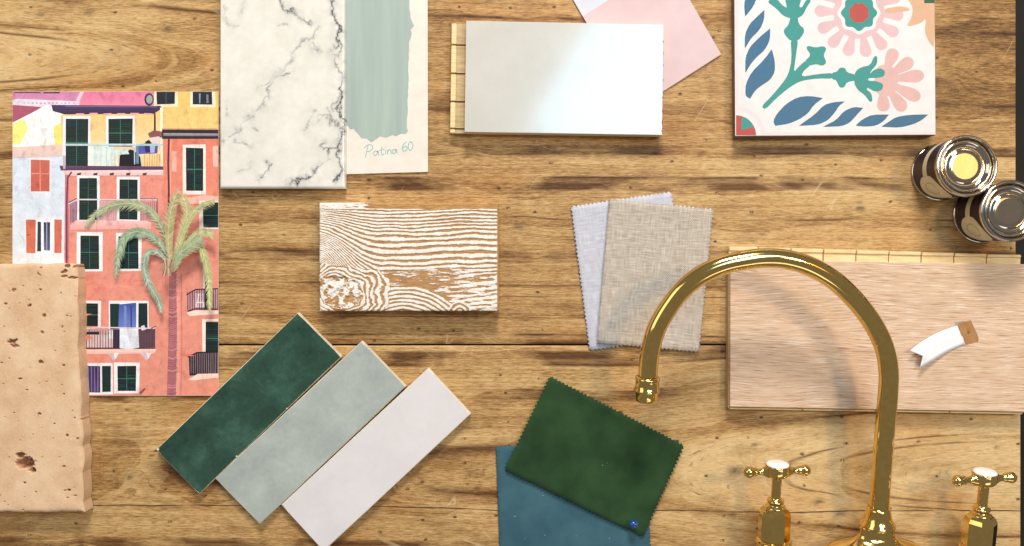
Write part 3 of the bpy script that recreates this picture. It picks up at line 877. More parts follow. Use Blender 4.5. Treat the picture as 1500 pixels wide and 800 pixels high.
def patina_card():
    c = W(535, 110)
    root = empty('paint_card', (c[0], c[1], 0))
    tag(root, 'white paint sample card brushed with pale green and handwritten Patina 60', 'paint card')
    conv = lambda px, py: ((px - 535) * S, (110 - py) * S)
    prism('card_sheet', [conv(448, 257), conv(627, 252), conv(626.5, -40), conv(448, -40)], 0.0003, 0.0010, M['card'], root)
    random.seed(9)
    pts = [(452, -36), (597, -36), (599, -10)]
    y = 0
    for y in range(2, 190, 6):
        base = 600 + 5 * math.exp(-((y - 40) / 16) ** 2) - 3.5 * (y / 190) ** 1.5
        pts.append((base + random.uniform(-1.3, 1.3) * (2 if 28 < y < 60 else .6), y))
    pts += [(598, 192), (594, 197), (588, 196), (580, 200), (575, 198), (566, 202), (557, 200), (550, 205), (544, 209), (537, 203), (530, 203), (525, 197), (518, 189), (513, 190), (509, 184), (452, 182)]
    prism('paint_swatch', [conv(*p) for p in pts][::-1], 0.0010, 0.00112, M['paint_green'], root)
    q = lambda u, v: (310 + u * .3626, v * .3626)
    strokes = [[(622, 637), (627, 612), (633, 588)], [(617, 600), (632, 586), (648, 588), (651, 600), (640, 611), (629, 614)],
               [(671, 614), (662, 611), (655, 620), (660, 630), (669, 623), (672, 611), (676, 628)],
               [(689, 594), (686, 614), (690, 627), (697, 622)], [(678, 609), (699, 603)],
               [(703, 607), (704, 624)], [(702, 597), (704, 598)],
               [(711, 606), (712, 624)], [(712, 614), (719, 605), (725, 610), (726, 623)],
               [(744, 607), (736, 604), (730, 614), (735, 622), (743, 615), (746, 604), (750, 620)],
               [(788, 573), (777, 584), (771, 600), (777, 611), (787, 608), (790, 597), (782, 592), (773, 600)],
               [(806, 573), (797, 581), (795, 598), (802, 609), (811, 600), (814, 584), (805, 573)]]
    bm = bmesh.new()
    for si, s in enumerate(strokes):
        P = [Vector((p[0], p[1], 0)) for p in s]
        pp = catmull(P, 6) if len(P) > 2 else [P[0], P[1]]
        w = 1.7
        L = []; Rr = []
        for i, p in enumerate(pp):
            t = (pp[min(i + 1, len(pp) - 1)] - pp[max(i - 1, 0)]); t.normalize(); n = Vector((-t.y, t.x, 0)) * w
            a = q(*(p + n)[:2]); b = q(*(p - n)[:2])
            z = 0.00103 + si * 0.000004
            L.append(bm.verts.new((*conv(*a), z))); Rr.append(bm.verts.new((*conv(*b), z)))
        for i in range(len(pp) - 1): bm.faces.new((L[i], L[i + 1], Rr[i + 1], Rr[i]))
    for f in bm.faces:
        f.normal_update()
        if f.normal.z < 0: f.normal_flip()
    me = bpy.data.meshes.new('handwriting'); bm.to_mesh(me); bm.free(); me.materials.append(M['ink'])
    link(bpy.data.objects.new('handwriting', me), root)
patina_card()

# ------------------------------------------------------------------ marble tile
def marble_tile():
    t = 0.0095; z0 = 0.0011
    k = (D - t - z0) / D
    x0, x1, y0, y1 = 321.5, 505.5, -42, 276
    nx, ny = 216, 372
    PX, PY = np.meshgrid(np.linspace(x0, x1, nx), np.linspace(y0, y1, ny))
    e = np.minimum(np.minimum(PX - x0, x1 - PX), np.minimum(PY - y0, y1 - PY))
    Z = t - 0.0028 * (1 - np.sqrt(np.clip(1 - (1 - np.clip(e / 4.2, 0, 1)) ** 2, 0, 1)))
    q = lambda pts: [(310 + u * .3626, v * .3626) for u, v in pts]
    vs = [([(500, -80), (500, 0), (488, 30), (505, 75), (515, 130), (508, 190), (498, 250), (522, 310), (525, 370), (512, 430), (525, 510), (520, 590), (470, 605), (465, 650), (420, 690), (370, 720), (320, 745)], 1.0),
          ([(430, 115), (400, 150), (345, 180), (330, 225), (275, 290), (200, 350)], .45),
          ([(320, 298), (270, 310), (235, 350), (225, 400), (170, 465), (110, 520), (60, 560)], .75),
          ([(270, -40), (285, 10), (320, 45), (350, 75), (400, 95)], .7), ([(130, 10), (118, 45), (108, 66)], .4),
          ([(495, 190), (465, 205), (435, 210), (400, 175)], .8), ([(410, 458), (385, 490), (375, 520)], .6), ([(385, 500), (440, 480), (480, 470), (520, 520)], .5),
          ([(228, 655), (218, 690), (203, 725)], .7), ([(95, 565), (160, 592)], .55), ([(520, 600), (505, 640), (525, 700), (500, 740)], .9),
          ([(450, 580), (440, 602), (470, 605)], .8), ([(60, 430), (70, 470)], .4), ([(155, 660), (115, 690)], .4), ([(510, 150), (530, 200), (515, 240), (500, 215)], .8),
          ([(470, 430), (475, 470), (480, 500)], .5), ([(515, 380), (500, 400), (490, 450)], .5), ([(180, 520), (182, 530)], .4), ([(260, 100), (300, 102)], .35), ([(50, 20), (60, 90), (110, 105)], .25)]
    jx = 9 * fbm(PX / 13, PY / 13, 100, 4, .6); jy = 9 * fbm(PX / 13, PY / 13, 200, 4, .6)
    vein = np.zeros_like(PX); cloud = np.zeros_like(PX)
    wmod = np.clip(.55 + 1.5 * fbm(PX / 20, PY / 20, 300, 3), .0, 1.5)
    for i, (p, s) in enumerate(vs):
        d = dist_poly(PX + jx, PY + jy, q(p))
        vein = np.maximum(vein, s * np.exp(-(d / (1.0 + 1.1 * wmod)) ** 1.6) * np.clip(wmod + .25, .15, 1.1))
        cloud = np.maximum(cloud, s * .9 * np.exp(-(d / 9.0)) * np.clip(.5 + 1.6 * fbm(PX / 9, PY / 9, 400 + i, 3), 0, 1))
    vein = np.clip(vein * 1.15, 0, 1)
    X = (PX - 750) * S * k; Y = (400 - PY) * S * k
    cx, cy = X.mean(), Y.mean()
    o = grid_slab('marble_tile', X - cx, Y - cy, Z, 0.0, M['marble'], None, {'vein': vein, 'cloud': cloud})
    o.location = (cx, cy, z0)
    tag(o, 'white marble tile with dark grey veins, lying on the paint card', 'tile')
marble_tile()

# ------------------------------------------------------------------ pink paint card
def pink_card():
    pts = [(820, -28), (988, -40), (1056, 80), (905, 173)]
    # true rectangle: right edge runs (1010,0)->(1056,80), bottom edge (1056,80)->(973,133)
    a = Vector((1056, 80)); d1 = Vector((-83, 53)).normalized(); d2 = Vector((-46, -80)).normalized()
    Wd, Ht = 148, 215
    c0 = a; c1 = a + d1 * Wd; c2 = c1 + d2 * Ht; c3 = a + d2 * Ht
    wp = [W(*p) for p in (c1, c0, c3, c2)]
    c, ang, loc = frame(wp)
    root = empty('paint_card', (c[0], c[1], 0), ang)
    tag(root, 'pink paint sample card with pale strip, tucked under the glossy white board', 'paint card')
    L = [loc(p) for p in wp]
    prism('card_sheet', L, 0.0003, 0.0012, M['lilac_white'], root)
    s = 100
    wp2 = [loc(W(*p)) for p in (c1, c0, c0 + d2 * 156, c1 + d2 * 156)]
    wp2 = [(x * .999, y * .999) for x, y in wp2]
    prism('painted_area', wp2, 0.0012, 0.0013, M['pink_paint'], root)
pink_card()

# ------------------------------------------------------------------ engineered boards with a slotted tongue
def white_board():
    t = 0.0145; zb = 0.0013
    f = [(680.5, 193.5), (970, 198), (972.5, 36), (683, 30.5)]
    wp = [W(px, py, zb + t) for px, py in f]
    c, ang, loc = frame(wp)
    root = empty('sample_board', (c[0], c[1], zb), ang)
    tag(root, 'glossy white lacquered flooring sample board with slotted pale wood tongue', 'board')
    L = [loc(p) for p in wp]
    prism('core', [(x * .998, y * .996) for x, y in L], 0.0, t - 0.0042, M['ply'], root)
    prism('face_layer', L, t - 0.0041, t, M['white_lacquer'], root, 0.0005, 2)
    # tongue on the short left side
    z1 = 0.0085; z2 = 0.0060
    xl = min(p[0] for p in L)
    ybot, ytop = L[0][1], L[3][1]
    H = ytop - ybot
    cuts = [0, .04, .285, .54, .80, 1.0]
    for i in range(5):
        y0 = ybot + H * cuts[i] + (.0008 if i else .0); y1 = ybot + H * cuts[i + 1] - .0008
        x1 = xl + .0004 + (i * .0001)
        xm = xl - 0.0098; x0 = xl - 0.0152
        seg = prism('tongue_segment', [(xm, y0), (x1, y0), (x1, y1), (xm, y1)], 0.0015, z2, M['ply_grey'], root)
        prism('tongue_lip', [(x0, y0), (xm - .0001, y0), (xm - .0001, y1), (x0, y1)], 0.0010, z1 - .0012, M['ply'], seg, 0.0006, 1)
    xr = max(p[0] for p in L)
    for yy, h, d in [(.83, .0022, .0011), (.62, .002, .0006), (.33, .0022, .0011), (.20, .004, .0008), (.09, .006, .0009), (.02, .004, .0010), (.48, .003, .0005), (.72, .003, .0005)]:
        y0 = ybot + H * yy
        xo = L[1][0] + (L[2][0] - L[1][0]) * yy
        prism('chip', [(xo - d, y0 + h * .4), (xo - .0001, y0), (xo + .0002, y0), (xo + .0002, y0 + h), (xo - .0002, y0 + h)], t - .003, t + .00006, M['chip'], root)
white_board()

def oak_board():
    t = 0.0145; zb = 0.0
    f = [(1069.5, 596), (1503, 603.5), (1503, 387), (1070, 380.5)]
    wp = [W(px, py, t) for px, py in f]
    c, ang, loc = frame(wp)
    root = empty('oak_board', (c[0], c[1], 0), ang)
    tag(root, 'pale limed oak flooring board with slotted tongue, beneath the brass tap', 'board')
    L = [loc(p) for p in wp]
    core = [(L[0][0] - .0008, L[0][1] - .0014), (L[1][0], L[1][1] - .0014), L[2], (L[3][0] - .0008, L[3][1])]
    prism('core', core, 0.0, t - 0.0042, M['ply_grey'], root)
    prism('face_layer', L, t - 0.0041, t, M['oak'], root, 0.0006, 2)
    # bottom edge: pale rim pieces
    n = 4
    for i in range(n):
        a, b = i / n, (i + 1) / n
        x0 = L[0][0] + (L[1][0] - L[0][0]) * a + .0006; x1 = L[0][0] + (L[1][0] - L[0][0]) * b - .0006
        yb = L[0][1] - .0015
        prism('edge_strip', [(x0, yb - .0016), (x1, yb - .0016), (x1, yb), (x0, yb)], .004, .0096, M['ply'], root, .0003, 1)
    # tongue along the long top side
    yt0 = L[3][1]; yt1 = L[2][1]
    xs = [L[3][0], L[3][0] + .030]
    cur = xs[-1]
    while cur < L[2][0] - .034:
        cur += .0333; xs.append(min(cur, L[2][0]))
    if xs[-1] < L[2][0]: xs[-1] = L[2][0]
    for i in range(len(xs) - 1):
        x0 = xs[i] + .0006; x1 = xs[i + 1] - .0006
        fy = lambda x: yt0 + (yt1 - yt0) * (x - L[3][0]) / (L[2][0] - L[3][0])
        taper = lambda x: .0150 - .0045 * (x - L[3][0]) / (L[2][0] - L[3][0])
        h = taper((x0 + x1) / 2) - .0012
        dz = random.uniform(-.0003, .0003)
        seg = prism('tongue_segment', [(x0, fy(x0) + .0001), (x1, fy(x1) + .0001), (x1, fy(x1) + h * .66), (x0, fy(x0) + h * .66)], .0012, .0056 + dz, M['ply'], root)
        prism('tongue_lip', [(x0, fy(x0) + h * .67), (x1, fy(x1) + h * .67), (x1, fy(x1) + h), (x0, fy(x0) + h)], .0010, .0072 + dz, M['ply'], seg, .0006, 1)
oak_board()

# ------------------------------------------------------------------ patterned tile
def patterned_tile():
    t = 0.0150
    f = [(1078.5, 200), (1371, 198), (1369, -97), (1076, -95)]
    wp = [W(px, py, t) for px, py in f]
    c, ang, loc = frame(wp)
    root = empty('patterned_tile', (c[0], c[1], 0), ang)
    tag(root, 'square cement tile with pink flowers, teal stems and blue leaves', 'tile')
    L = [loc(p) for p in wp]
    prism('tile_body', L, 0.0, t, M['teal_tile_side'], root, .0006, 2)
    conv = lambda u, v: loc(W(1060 + u * .29333, v * .29333, t))
    P = Printer(conv, t + 0.00002, 0.00001)
    WH = (220, 218, 218); PK = (212, 176, 180); PK_WARMLIT = (210, 168, 164); TE = (40, 138, 132); BL = (44, 98, 132); RD = (176, 64, 56); SALM = (210, 166, 134); PALE = (234, 208, 210)  # the second pink has warm lamp light put into its colour
    P.add([(58, 678), (1058, 672), (1051, -326), (52, -320)], WH)
    # pale border lines
    P.add([(60, 676), (76, 676), (70, -316), (54, -316)], PALE); P.add([(60, 676), (60, 662), (1056, 658), (1056, 672)], PALE)
    # corner motif
    def arc(r0, r1, col):
        A = [(62 + r1 * math.cos(t * math.pi / 28), 676 - r1 * math.sin(t * math.pi / 28)) for t in range(15)]
        B = [(62 + r0 * math.cos(t * math.pi / 28), 676 - r0 * math.sin(t * math.pi / 28)) for t in range(14, -1, -1)]
        P.add(A + B, col)
    P.add([(62, 676)] + [(62 + 146 * math.cos(t * math.pi / 28), 676 - 146 * math.sin(t * math.pi / 28)) for t in range(15)], PALE)
    P.add([(62, 676)] + [(62 + 122 * math.cos(t * math.pi / 28), 676 - 122 * math.sin(t * math.pi / 28)) for t in range(15)], WH)
    P.add([(62, 676)] + [(62 + 100 * math.cos(t * math.pi / 28), 676 - 100 * math.sin(t * math.pi / 28)) for t in range(15)], RD)
    P.add([(92, 650), (88, 620), (92, 585)] + [(62 + 99 * math.cos(t * math.pi / 28), 676 - 99 * math.sin(t * math.pi / 28)) for t in range(10, 3, -1)] + [(120, 642)], TE)
    # pink flowers
    def petal(cx, cy, ang, r0, r1, w0, w1, col):
        ca, sa = math.cos(ang), math.sin(ang)
        pr = []
        prof = [(0, w0), (.35, w0 * 1.05), (.6, w1 * .86), (.8, w1), (.92, w1 * .8), (1, w1 * .32)]
        for s, w in prof: pr.append((r0 + (r1 - r0) * s, w))
        for s, w in reversed(prof): pr.append((r0 + (r1 - r0) * s, -w))
        P.add(smooth_closed([(cx + a * ca - b * sa, cy + a * sa + b * ca) for a, b in pr], 1), col)
    def disc(cx, cy, r, col, lobes=0, amp=0, n=64, ph=0):
        P.add([(cx + (r + amp * math.cos(lobes * 2 * math.pi * i / n + ph)) * math.cos(2 * math.pi * i / n),
                cy + (r + amp * math.cos(lobes * 2 * math.pi * i / n + ph)) * math.sin(2 * math.pi * i / n)) for i in range(n)], col)
    cx, cy = 676, 65
    for i in range(14):
        ang = R(3 + i * 25.7)
        petal(cx, cy, ang, 95, 222, 16, 30, PK)
    disc(cx, cy, 128, PK)
    disc(cx, cy, 102, WH, 8, 6); disc(cx, cy, 84, TE, 8, 7); disc(cx, cy, 49, RD, 8, -3)
    # orange corner flower
    P.add(smooth_closed([(912, 132), (938, 90), (945, 40), (925, 5), (900, -40), (940, -110), (1051, -120), (1056, 245), (1025, 210), (1003, 160), (1012, 90), (985, 116), (950, 128)], 1), SALM)
    P.add([(1002, 16), (1054, 16), (1053, -60), (1000, -60)], (38, 82, 58))
    P.add(smooth_closed([(800, 45), (880, 30), (925, 40), (930, 55), (870, 60), (812, 66)], 1), SALM)
    # half flower at right
    cx, cy = 790, 400
    for e in [(855, 245), (945, 298), (1000, 375), (980, 492), (905, 552), (800, 556)]:
        ang = math.atan2(e[1] - cy, e[0] - cx); rr_ = math.hypot(e[0] - cx, e[1] - cy)
        petal(cx, cy, ang, 25, rr_, 17, 33, PK_WARMLIT)
    P.add(smooth_closed([(760, 330), (830, 320), (868, 370), (870, 430), (840, 480), (780, 480), (750, 440)], 2), PK_WARMLIT)
    # teal stems
    sh = lambda pts, it=1: P.add(smooth_closed(pts, it), TE)
    sh([(188, 532), (208, 548), (262, 492), (330, 436), (385, 404), (470, 392), (548, 394), (548, 364), (470, 370), (388, 384), (398, 356), (436, 325), (412, 300), (376, 332), (350, 362), (358, 300), (374, 190), (334, 190), (340, 300), (322, 375), (290, 420), (240, 480)])
    sh([(332, 205), (302, 170), (300, 148), (322, 128), (332, 96), (330, 78), (370, 78), (372, 108), (382, 128), (402, 142), (400, 168), (372, 205)])
    sh([(330, 92), (295, 78), (262, 42), (220, 12), (232, -6), (268, -4), (290, 24), (318, 42), (306, -2), (318, -40), (345, -52), (352, -20), (362, -50), (385, -34), (388, -2), (376, 34), (392, 38), (408, 4), (428, -8), (436, 6), (416, 34), (396, 76), (368, 92)])
    sh([(404, 306), (436, 276), (412, 242), (420, 228), (458, 238), (500, 230), (514, 244), (498, 276), (514, 312), (496, 330), (460, 320), (430, 330)])
    sh([(540, 364), (566, 358), (580, 338), (606, 338), (616, 362), (662, 374), (662, 402), (616, 410), (602, 438), (578, 438), (562, 400), (540, 396)])
    sh([(652, 374), (664, 350), (690, 335), (732, 326), (752, 280), (768, 282), (766, 322), (738, 352), (728, 372), (748, 350), (782, 340), (806, 354), (802, 382), (768, 390), (722, 390), (722, 404), (762, 404), (798, 420), (792, 450), (758, 460), (720, 438), (712, 446), (738, 466), (744, 506), (730, 510), (704, 474), (670, 450), (652, 418)])
    lf = lambda pts: P.add(smooth_closed(pts, 1), BL)
    lf([(247, 605), (258, 630), (262, 628), (320, 620), (375, 598), (420, 568), (450, 525), (494, 492), (496, 490), (430, 479), (370, 485), (310, 520), (265, 570)])
    lf([(373, 630), (378, 629), (470, 624), (520, 602), (556, 562), (575, 530), (604, 508), (606, 506), (545, 511), (500, 525), (455, 572)])
    lf([(496, 633), (502, 634), (590, 631), (630, 613), (660, 580), (695, 541), (698, 539), (650, 534), (600, 555), (562, 600)])
    lf([(660, 625), (664, 629), (710, 633), (762, 628), (800, 605), (824, 574), (826, 572), (740, 573), (695, 595)])
    lf([(788, 632), (792, 634), (880, 638), (950, 620), (990, 600), (1020, 574), (1024, 572), (930, 573), (860, 585), (825, 608)])
    lf([(132, 494), (128, 492), (108, 478), (110, 420), (140, 360), (200, 300), (239, 248), (241, 246), (256, 305), (256, 360), (232, 400), (185, 430), (155, 455)])
    lf([(110, 364), (108, 360), (108, 290), (130, 235), (180, 185), (231, 143), (233, 141), (231, 200), (206, 250), (160, 290), (132, 325)])
    lf([(107, 242), (105, 238), (106, 170), (130, 120), (165, 85), (202, 51), (204, 49), (202, 100), (180, 150), (138, 190)])
    lf([(110, 82), (106, 78), (102, 20), (112, -20), (150, -60), (170, -70), (165, -10), (150, 30)])
    lf([(104, -60), (102, -120), (130, -170), (165, -200), (160, -130), (140, -90)])
    P.build('printed_pattern', M['tileprint'], root)
patterned_tile()

# ------------------------------------------------------------------ lathe helper
def lathe_bm(prof, seg=48, mtx=None, squash=1.0):
    bm = bmesh.new()
    rings = []
    for r, h in prof:
        if r < 1e-6: rings.append([bm.verts.new((0, 0, h))])
        else: rings.append([bm.verts.new((r * math.cos(2 * math.pi * i / seg), squash * r * math.sin(2 * math.pi * i / seg), h)) for i in range(seg)])
    for a, b in zip(rings[:-1], rings[1:]):
        if len(a) == 1 and len(b) == 1: continue
        for i in range(seg):
            j = (i + 1) % seg
            if len(a) == 1: bm.faces.new((a[0], b[i], b[j]))
            elif len(b) == 1: bm.faces.new((a[i], a[j], b[0]))
            else: bm.faces.new((a[i], a[j], b[j], b[i]))
    if mtx is not None: bmesh.ops.transform(bm, matrix=mtx, verts=bm.verts)
    return bm

def lathe(name, prof, mat, parent, seg=48, mtx=None, smooth=True, squash=1.0):
    return bm_obj(name, lathe_bm(prof, seg, mtx, squash), mat, parent, smooth)

# ------------------------------------------------------------------ paint tins
def paint_tin(lidpx, label, rot):
    h = 0.056; r = 0.0288
    x, y = W(lidpx[0], lidpx[1], h)
    root = empty('paint_tin', (x, y, 0.0), rot)
    tag(root, label, 'paint tin', 'sample paint tins')
    lathe('tin_body', [(0, .001), (r - .001, .001), (r - .0006, .003), (r - .0006, .0505)], M['tin_label'], root, 64)
    lathe('bottom_seam', [(r - .0012, .0), (r + .0003, .0004), (r + .0007, .0014), (r + .0003, .0026), (r - .0008, .0030)], M['tin'], root, 64)
    rim = lathe('rim', [(r - .0008, .0495), (r + .0002, .0503), (r + .0009, .0520), (r + .0012, .0540), (r + .0006, .0556), (r - .0006, .0562), (r - .0019, .0556), (r - .0026, .0538), (r - .0030, .0520)], M['tin'], root, 72)
    lathe('lid', [(r - .0031, .0518), (r - .0038, .0532), (r - .0048, .0542), (r - .0060, .0538), (r - .0074, .0518), (r - .0088, .0505), (r - .0108, .0502), (r - .0120, .0508), (r - .0128, .0516), (r - .0138, .0519), (r - .0170, .05192), (.006, .0518), (0, .0518)], M['tin'], root, 72)
    # label print: cream band with a rounded badge
    def patch(name, pts_fn, mat, nu, nv, parent, rr):
        vs = []; fs = []
        for i in range(nu + 1):
            for j in range(nv + 1):
                th, z = pts_fn(i / nu, j / nv)
                vs.append((rr * math.cos(th), rr * math.sin(th), z))
        for i in range(nu):
            for j in range(nv):
                a = i * (nv + 1) + j
                fs.append((a, a + nv + 1, a + nv + 2, a + 1))
        return mesh_obj(name, vs, fs, mat, parent, True)
    rb = r - .00052
    patch('label_band', lambda u, v: (R(0) + u * 2 * math.pi, .0235 + v * .0085), M['tin_cream'], 96, 1, root, rb)
    def badge(u, v):
        th = R(-34) + u * R(68)
        s = math.sin(math.pi * min(1, max(0, u))) ** .5
        hh = .0145 * s + .0043
        return th, .0278 + (v - .5) * 2 * hh
    bd = patch('label_badge', badge, M['tin_cream'], 32, 6, root, rb + .00006)
    def ringf(u, v):
        t = u * 2 * math.pi
        a = 1.0 + (v - .5) * .10
        return R(-4) + a * R(15) * math.cos(t), .0278 + a * .0092 * math.sin(t)
    patch('badge_ring', ringf, M['tin_line'], 40, 1, root, rb + .00014)
    return root
paint_tin((1417, 243), 'small maroon paint tin with amber glint on its lid, beside the patterned tile corner', R(228))
paint_tin((1482, 309), 'small maroon paint tin with plain grey lid, nearer the table edge and oak board', R(222))

# ------------------------------------------------------------------ limed reclaimed wood block
def limed_block():
    t = 0.020
    k = (D - t) / D
    x0, x1, y0, y1 = 468, 730.5, 297, 455.5
    nx, ny = 420, 256
    U, V = np.meshgrid(np.linspace(0, 1, nx), np.linspace(0, 1, ny))
    PX = x0 + U * (x1 - x0); PY = y0 + V * (y1 - y0) + 1.5 * (U - .5) * 0
    u = (PX - 450) / .2375; v = (PY - 280) / .2375
    wob = 26 * fbm(u / 170, v / 90, 11, 3) + 5 * fbm(u / 22, v / 16, 31, 3)
    vv = v + wob * .55
    s = 0.42 + 0.58 * sstep(60, 470, u)
    f_up = 110 + (vv - 112) / s + 18 * sstep(500, 1100, u)
    rk = np.hypot((u - 190) / (1.15 + .25 * (u > 190)), (v - 632) * 1.0) + wob * 1.5 + 30 * vnoise(u / 70, v / 70, 44)
    ra = np.hypot((u - 600) / 1.25, (v - 905)) + wob * .5
    rb = np.hypot((u - 940) / 1.2, (v - 745)) + wob * .7
    bound = 500 - 60 * sstep(420, 120, u) + 22 * np.sin(u / 170.0)
    knot = rk < 222
    up = (vv < bound) & ~(knot & (v > 448 + (u - 80) * .12))
    arc_ = (~up) & (~knot) & (ra < 318)
    spot = (~up) & (~knot) & (rb < 62)
    period = 21.0
    ph = np.where(up, f_up / (period * (1 + .25 * sstep(200, 480, f_up))), np.where(knot, rk / 23.0, np.where(spot, rb / 26.0, ra / 25.0)))
    paint = 0.5 + 0.5 * np.sin(2 * np.pi * ph)
    paint = paint + .10 + .30 * fbm(u / 45, v / 14, 51, 3) + .28 * (vnoise(u / 9, v / 6, 61))
    # heavier paint at left edge and lower right, bare patches
    paint += .20 * sstep(160, 80, u)
    paint -= .38 * np.exp(-((u - 920) / 120) ** 2 - ((v - 185) / 34) ** 2)
    mid = (~up) & (~knot) & (~arc_) & (~spot)
    lowr = sstep(820, 960, u)
    pm = .24 + .42 * lowr + .30 * lowr * np.sin(2 * np.pi * (vv + .12 * u) / 29) + 1.0 * fbm(u / 70, v / 11, 81, 3) + .3 * vnoise(u / 12, v / 7, 82)
    paint = np.where(mid, pm, paint)
    core = (rk < 105 + 60 * vnoise(u / 40, v / 40, 47))
    paint = np.where(core, .62 + 1.5 * fbm(u / 30, v / 22, 91, 4, .6), paint)
    bare = sstep(112, 96, v + 8 * fbm(u / 60, v / 20, 95, 2) - 6) * sstep(300, 420, u)
    left_smear = sstep(112, 96, v) * (1 - sstep(300, 420, u))
    paint = paint * (1 - bare) + .9 * left_smear * (.6 + fbm(u / 30, v / 10, 96, 2))
    rightedge = sstep(1168, 1176, u)
    paint *= (1 - rightedge); bare = np.maximum(bare, rightedge)
    paint = np.clip(paint, 0, 1)
    pk = sstep(.35, .6, paint)
    Z = t - .0006 * (1 - pk) + .0003 * fbm(u / 30, v / 30, 99, 3)
    Z -= .0035 * np.where(core, np.clip(.25 - fbm(u / 34, v / 34, 91, 3), 0, .4), 0)
    e = np.minimum(np.minimum(PX - x0, x1 - PX), np.minimum(PY - y0, y1 - PY))
    Z -= .0010 * np.exp(-e / .9)
    # ragged sawn outline
    PX2 = PX + (.8 * fbm(v / 60, v * 0, 7, 2)) * (1 - U) ** 6
    X = (PX2 - 750) * S * k; Y = (400 - PY) * S * k
    cx, cy = X.mean(), Y.mean()
    o = grid_slab('limed_wood_block', X - cx, Y - cy, Z, 0.0, M['limed'], None, {'paint': paint, 'bare': bare})
    o.location = (cx, cy, 0.0)
    tag(o, 'reclaimed wood block with white limed grain ridges and a knot', 'wood block')
limed_block()

# ------------------------------------------------------------------ pinked fabric swatches
def swatch(name, corners, z, mat, label, pitch=6.0, curl=0.0006, th=0.0007, seed=1, lint=0, drape=None):
    wp = [W(p[0], p[1], z + th) for p in corners]     # order: bl, br, tr, tl in the picture
    c, ang, loc = frame(wp)
    root = empty(name, (c[0], c[1], z), ang)
    tag(root, label, 'fabric swatch', None)
    L = [Vector(loc(p)) for p in wp]
    w = (L[1] - L[0]).length; h = (L[3] - L[0]).length
    nx = max(4, int(w / (pitch * S))); ny = max(4, int(h / (pitch * S)))
    def pt(u, v):
        return (L[0] * (1 - u) + L[1] * u) * (1 - v) + (L[3] * (1 - u) + L[2] * u) * v
    random.seed(seed)
    def hz(u, v):
        p = pt(u, v)
        n = mnoise.noise((p.x * 22 + seed, p.y * 22, 3)) * .5 + .5
        e = max(abs(u - .5), abs(v - .5)) * 2
        zz = curl * (n * .8 + .9 * max(0, e - .75) / .25 * (.4 + n))
        if drape: zz += drape(c[0] + p.x * math.cos(ang) - p.y * math.sin(ang), c[1] + p.x * math.sin(ang) + p.y * math.cos(ang))
        return th + zz
    verts = []; faces = []; idx = {}
    for j in range(ny + 1):
        for i in range(nx + 1):
            p = pt(i / nx, j / ny); idx[(i, j)] = len(verts); verts.append((p.x, p.y, hz(i / nx, j / ny)))
    for j in range(ny):
        for i in range(nx): faces.append((idx[(i, j)], idx[(i + 1, j)], idx[(i + 1, j + 1)], idx[(i, j + 1)]))
    def tooth(a, b, out):
        pa = Vector(verts[a]); pb = Vector(verts[b])
        m = (pa + pb) / 2 + Vector((out[0], out[1], 0)) * pitch * S * random.uniform(.42, .52)
        verts.append(tuple(m)); faces.append((a, len(verts) - 1, b))
    nb = (L[0] - L[3]).normalized(); nr = (L[1] - L[0]).normalized()
    for i in range(nx): tooth(idx[(i, 0)], idx[(i + 1, 0)], nb); tooth(idx[(i + 1, ny)], idx[(i, ny)], -nb)
    for j in range(ny): tooth(idx[(nx, j)], idx[(nx, j + 1)], nr); tooth(idx[(0, j + 1)], idx[(0, j)], -nr)
    o = mesh_obj('cloth', verts, faces, mat, root, True)
    sm = o.modifiers.new('thickness', 'SOLIDIFY'); sm.thickness = th * .9; sm.offset = -1
    for k in range(lint):
        u, v = random.uniform(.08, .92), random.uniform(.08, .92)
        p = pt(u, v); zz = hz(u, v) + .0001
        a = random.uniform(0, 3.14); l = random.uniform(.0003, .0009); q = random.uniform(.00012, .00028)
        dx, dy = math.cos(a) * l, math.sin(a) * l; ex, ey = -math.sin(a) * q, math.cos(a) * q
        mesh_obj('lint', [(p.x - dx, p.y - dy, zz), (p.x + ex, p.y + ey, zz), (p.x + dx, p.y + dy, zz + .0002), (p.x - ex, p.y - ey, zz)], [(0, 3, 2, 1)], M['lint'], root)
    return root, hz
swatch('fabric_swatch', [(865, 512), (1010, 490), (982, 283), (838, 304)], 0.0, M['lilac'], 'pale lilac grey cotton swatch with pinked edges, under the oatmeal one', seed=3, curl=.0008)
swatch('fabric_swatch', [(876, 501), (1022, 514), (1043, 308), (894, 293)], 0.0022, M['linen'], 'oatmeal linen swatch with pinked edges, behind the tap spout', seed=5, curl=.0014)
swatch('fabric_swatch', [(736, 868), (953, 862), (946, 652), (728, 655)], 0.0, M['velvet_blue'], 'petrol blue velvet swatch with pinked edges, under the green one', seed=7, lint=10, curl=.0006)
swatch('fabric_swatch', [(741, 687), (941, 784), (1000, 653), (806, 553)], 0.0020, M['velvet_green'], 'dark green velvet swatch with pinked edges and a blue pin', seed=8, lint=2, curl=.0012)

# pin
def pin():
    x, y = W(928, 768, .012)
    root = empty('pin', (x, y, 0.0))
    tag(root, 'round blue glass headed pin stuck in the green velvet', 'pin')
    lathe('pin_head', [(0, .0080)] + [(.0046 * math.sin(a), .0122 - .0046 * math.cos(a)) for a in [i * math.pi / 16 for i in range(1, 16)]] + [(0, .0168)], M['pin'], root, 32)
    lathe('pin_shaft', [(0, -.004), (.0004, .0), (.0004, .0082), (0, .0083)], M['steel'], root, 12)
pin()

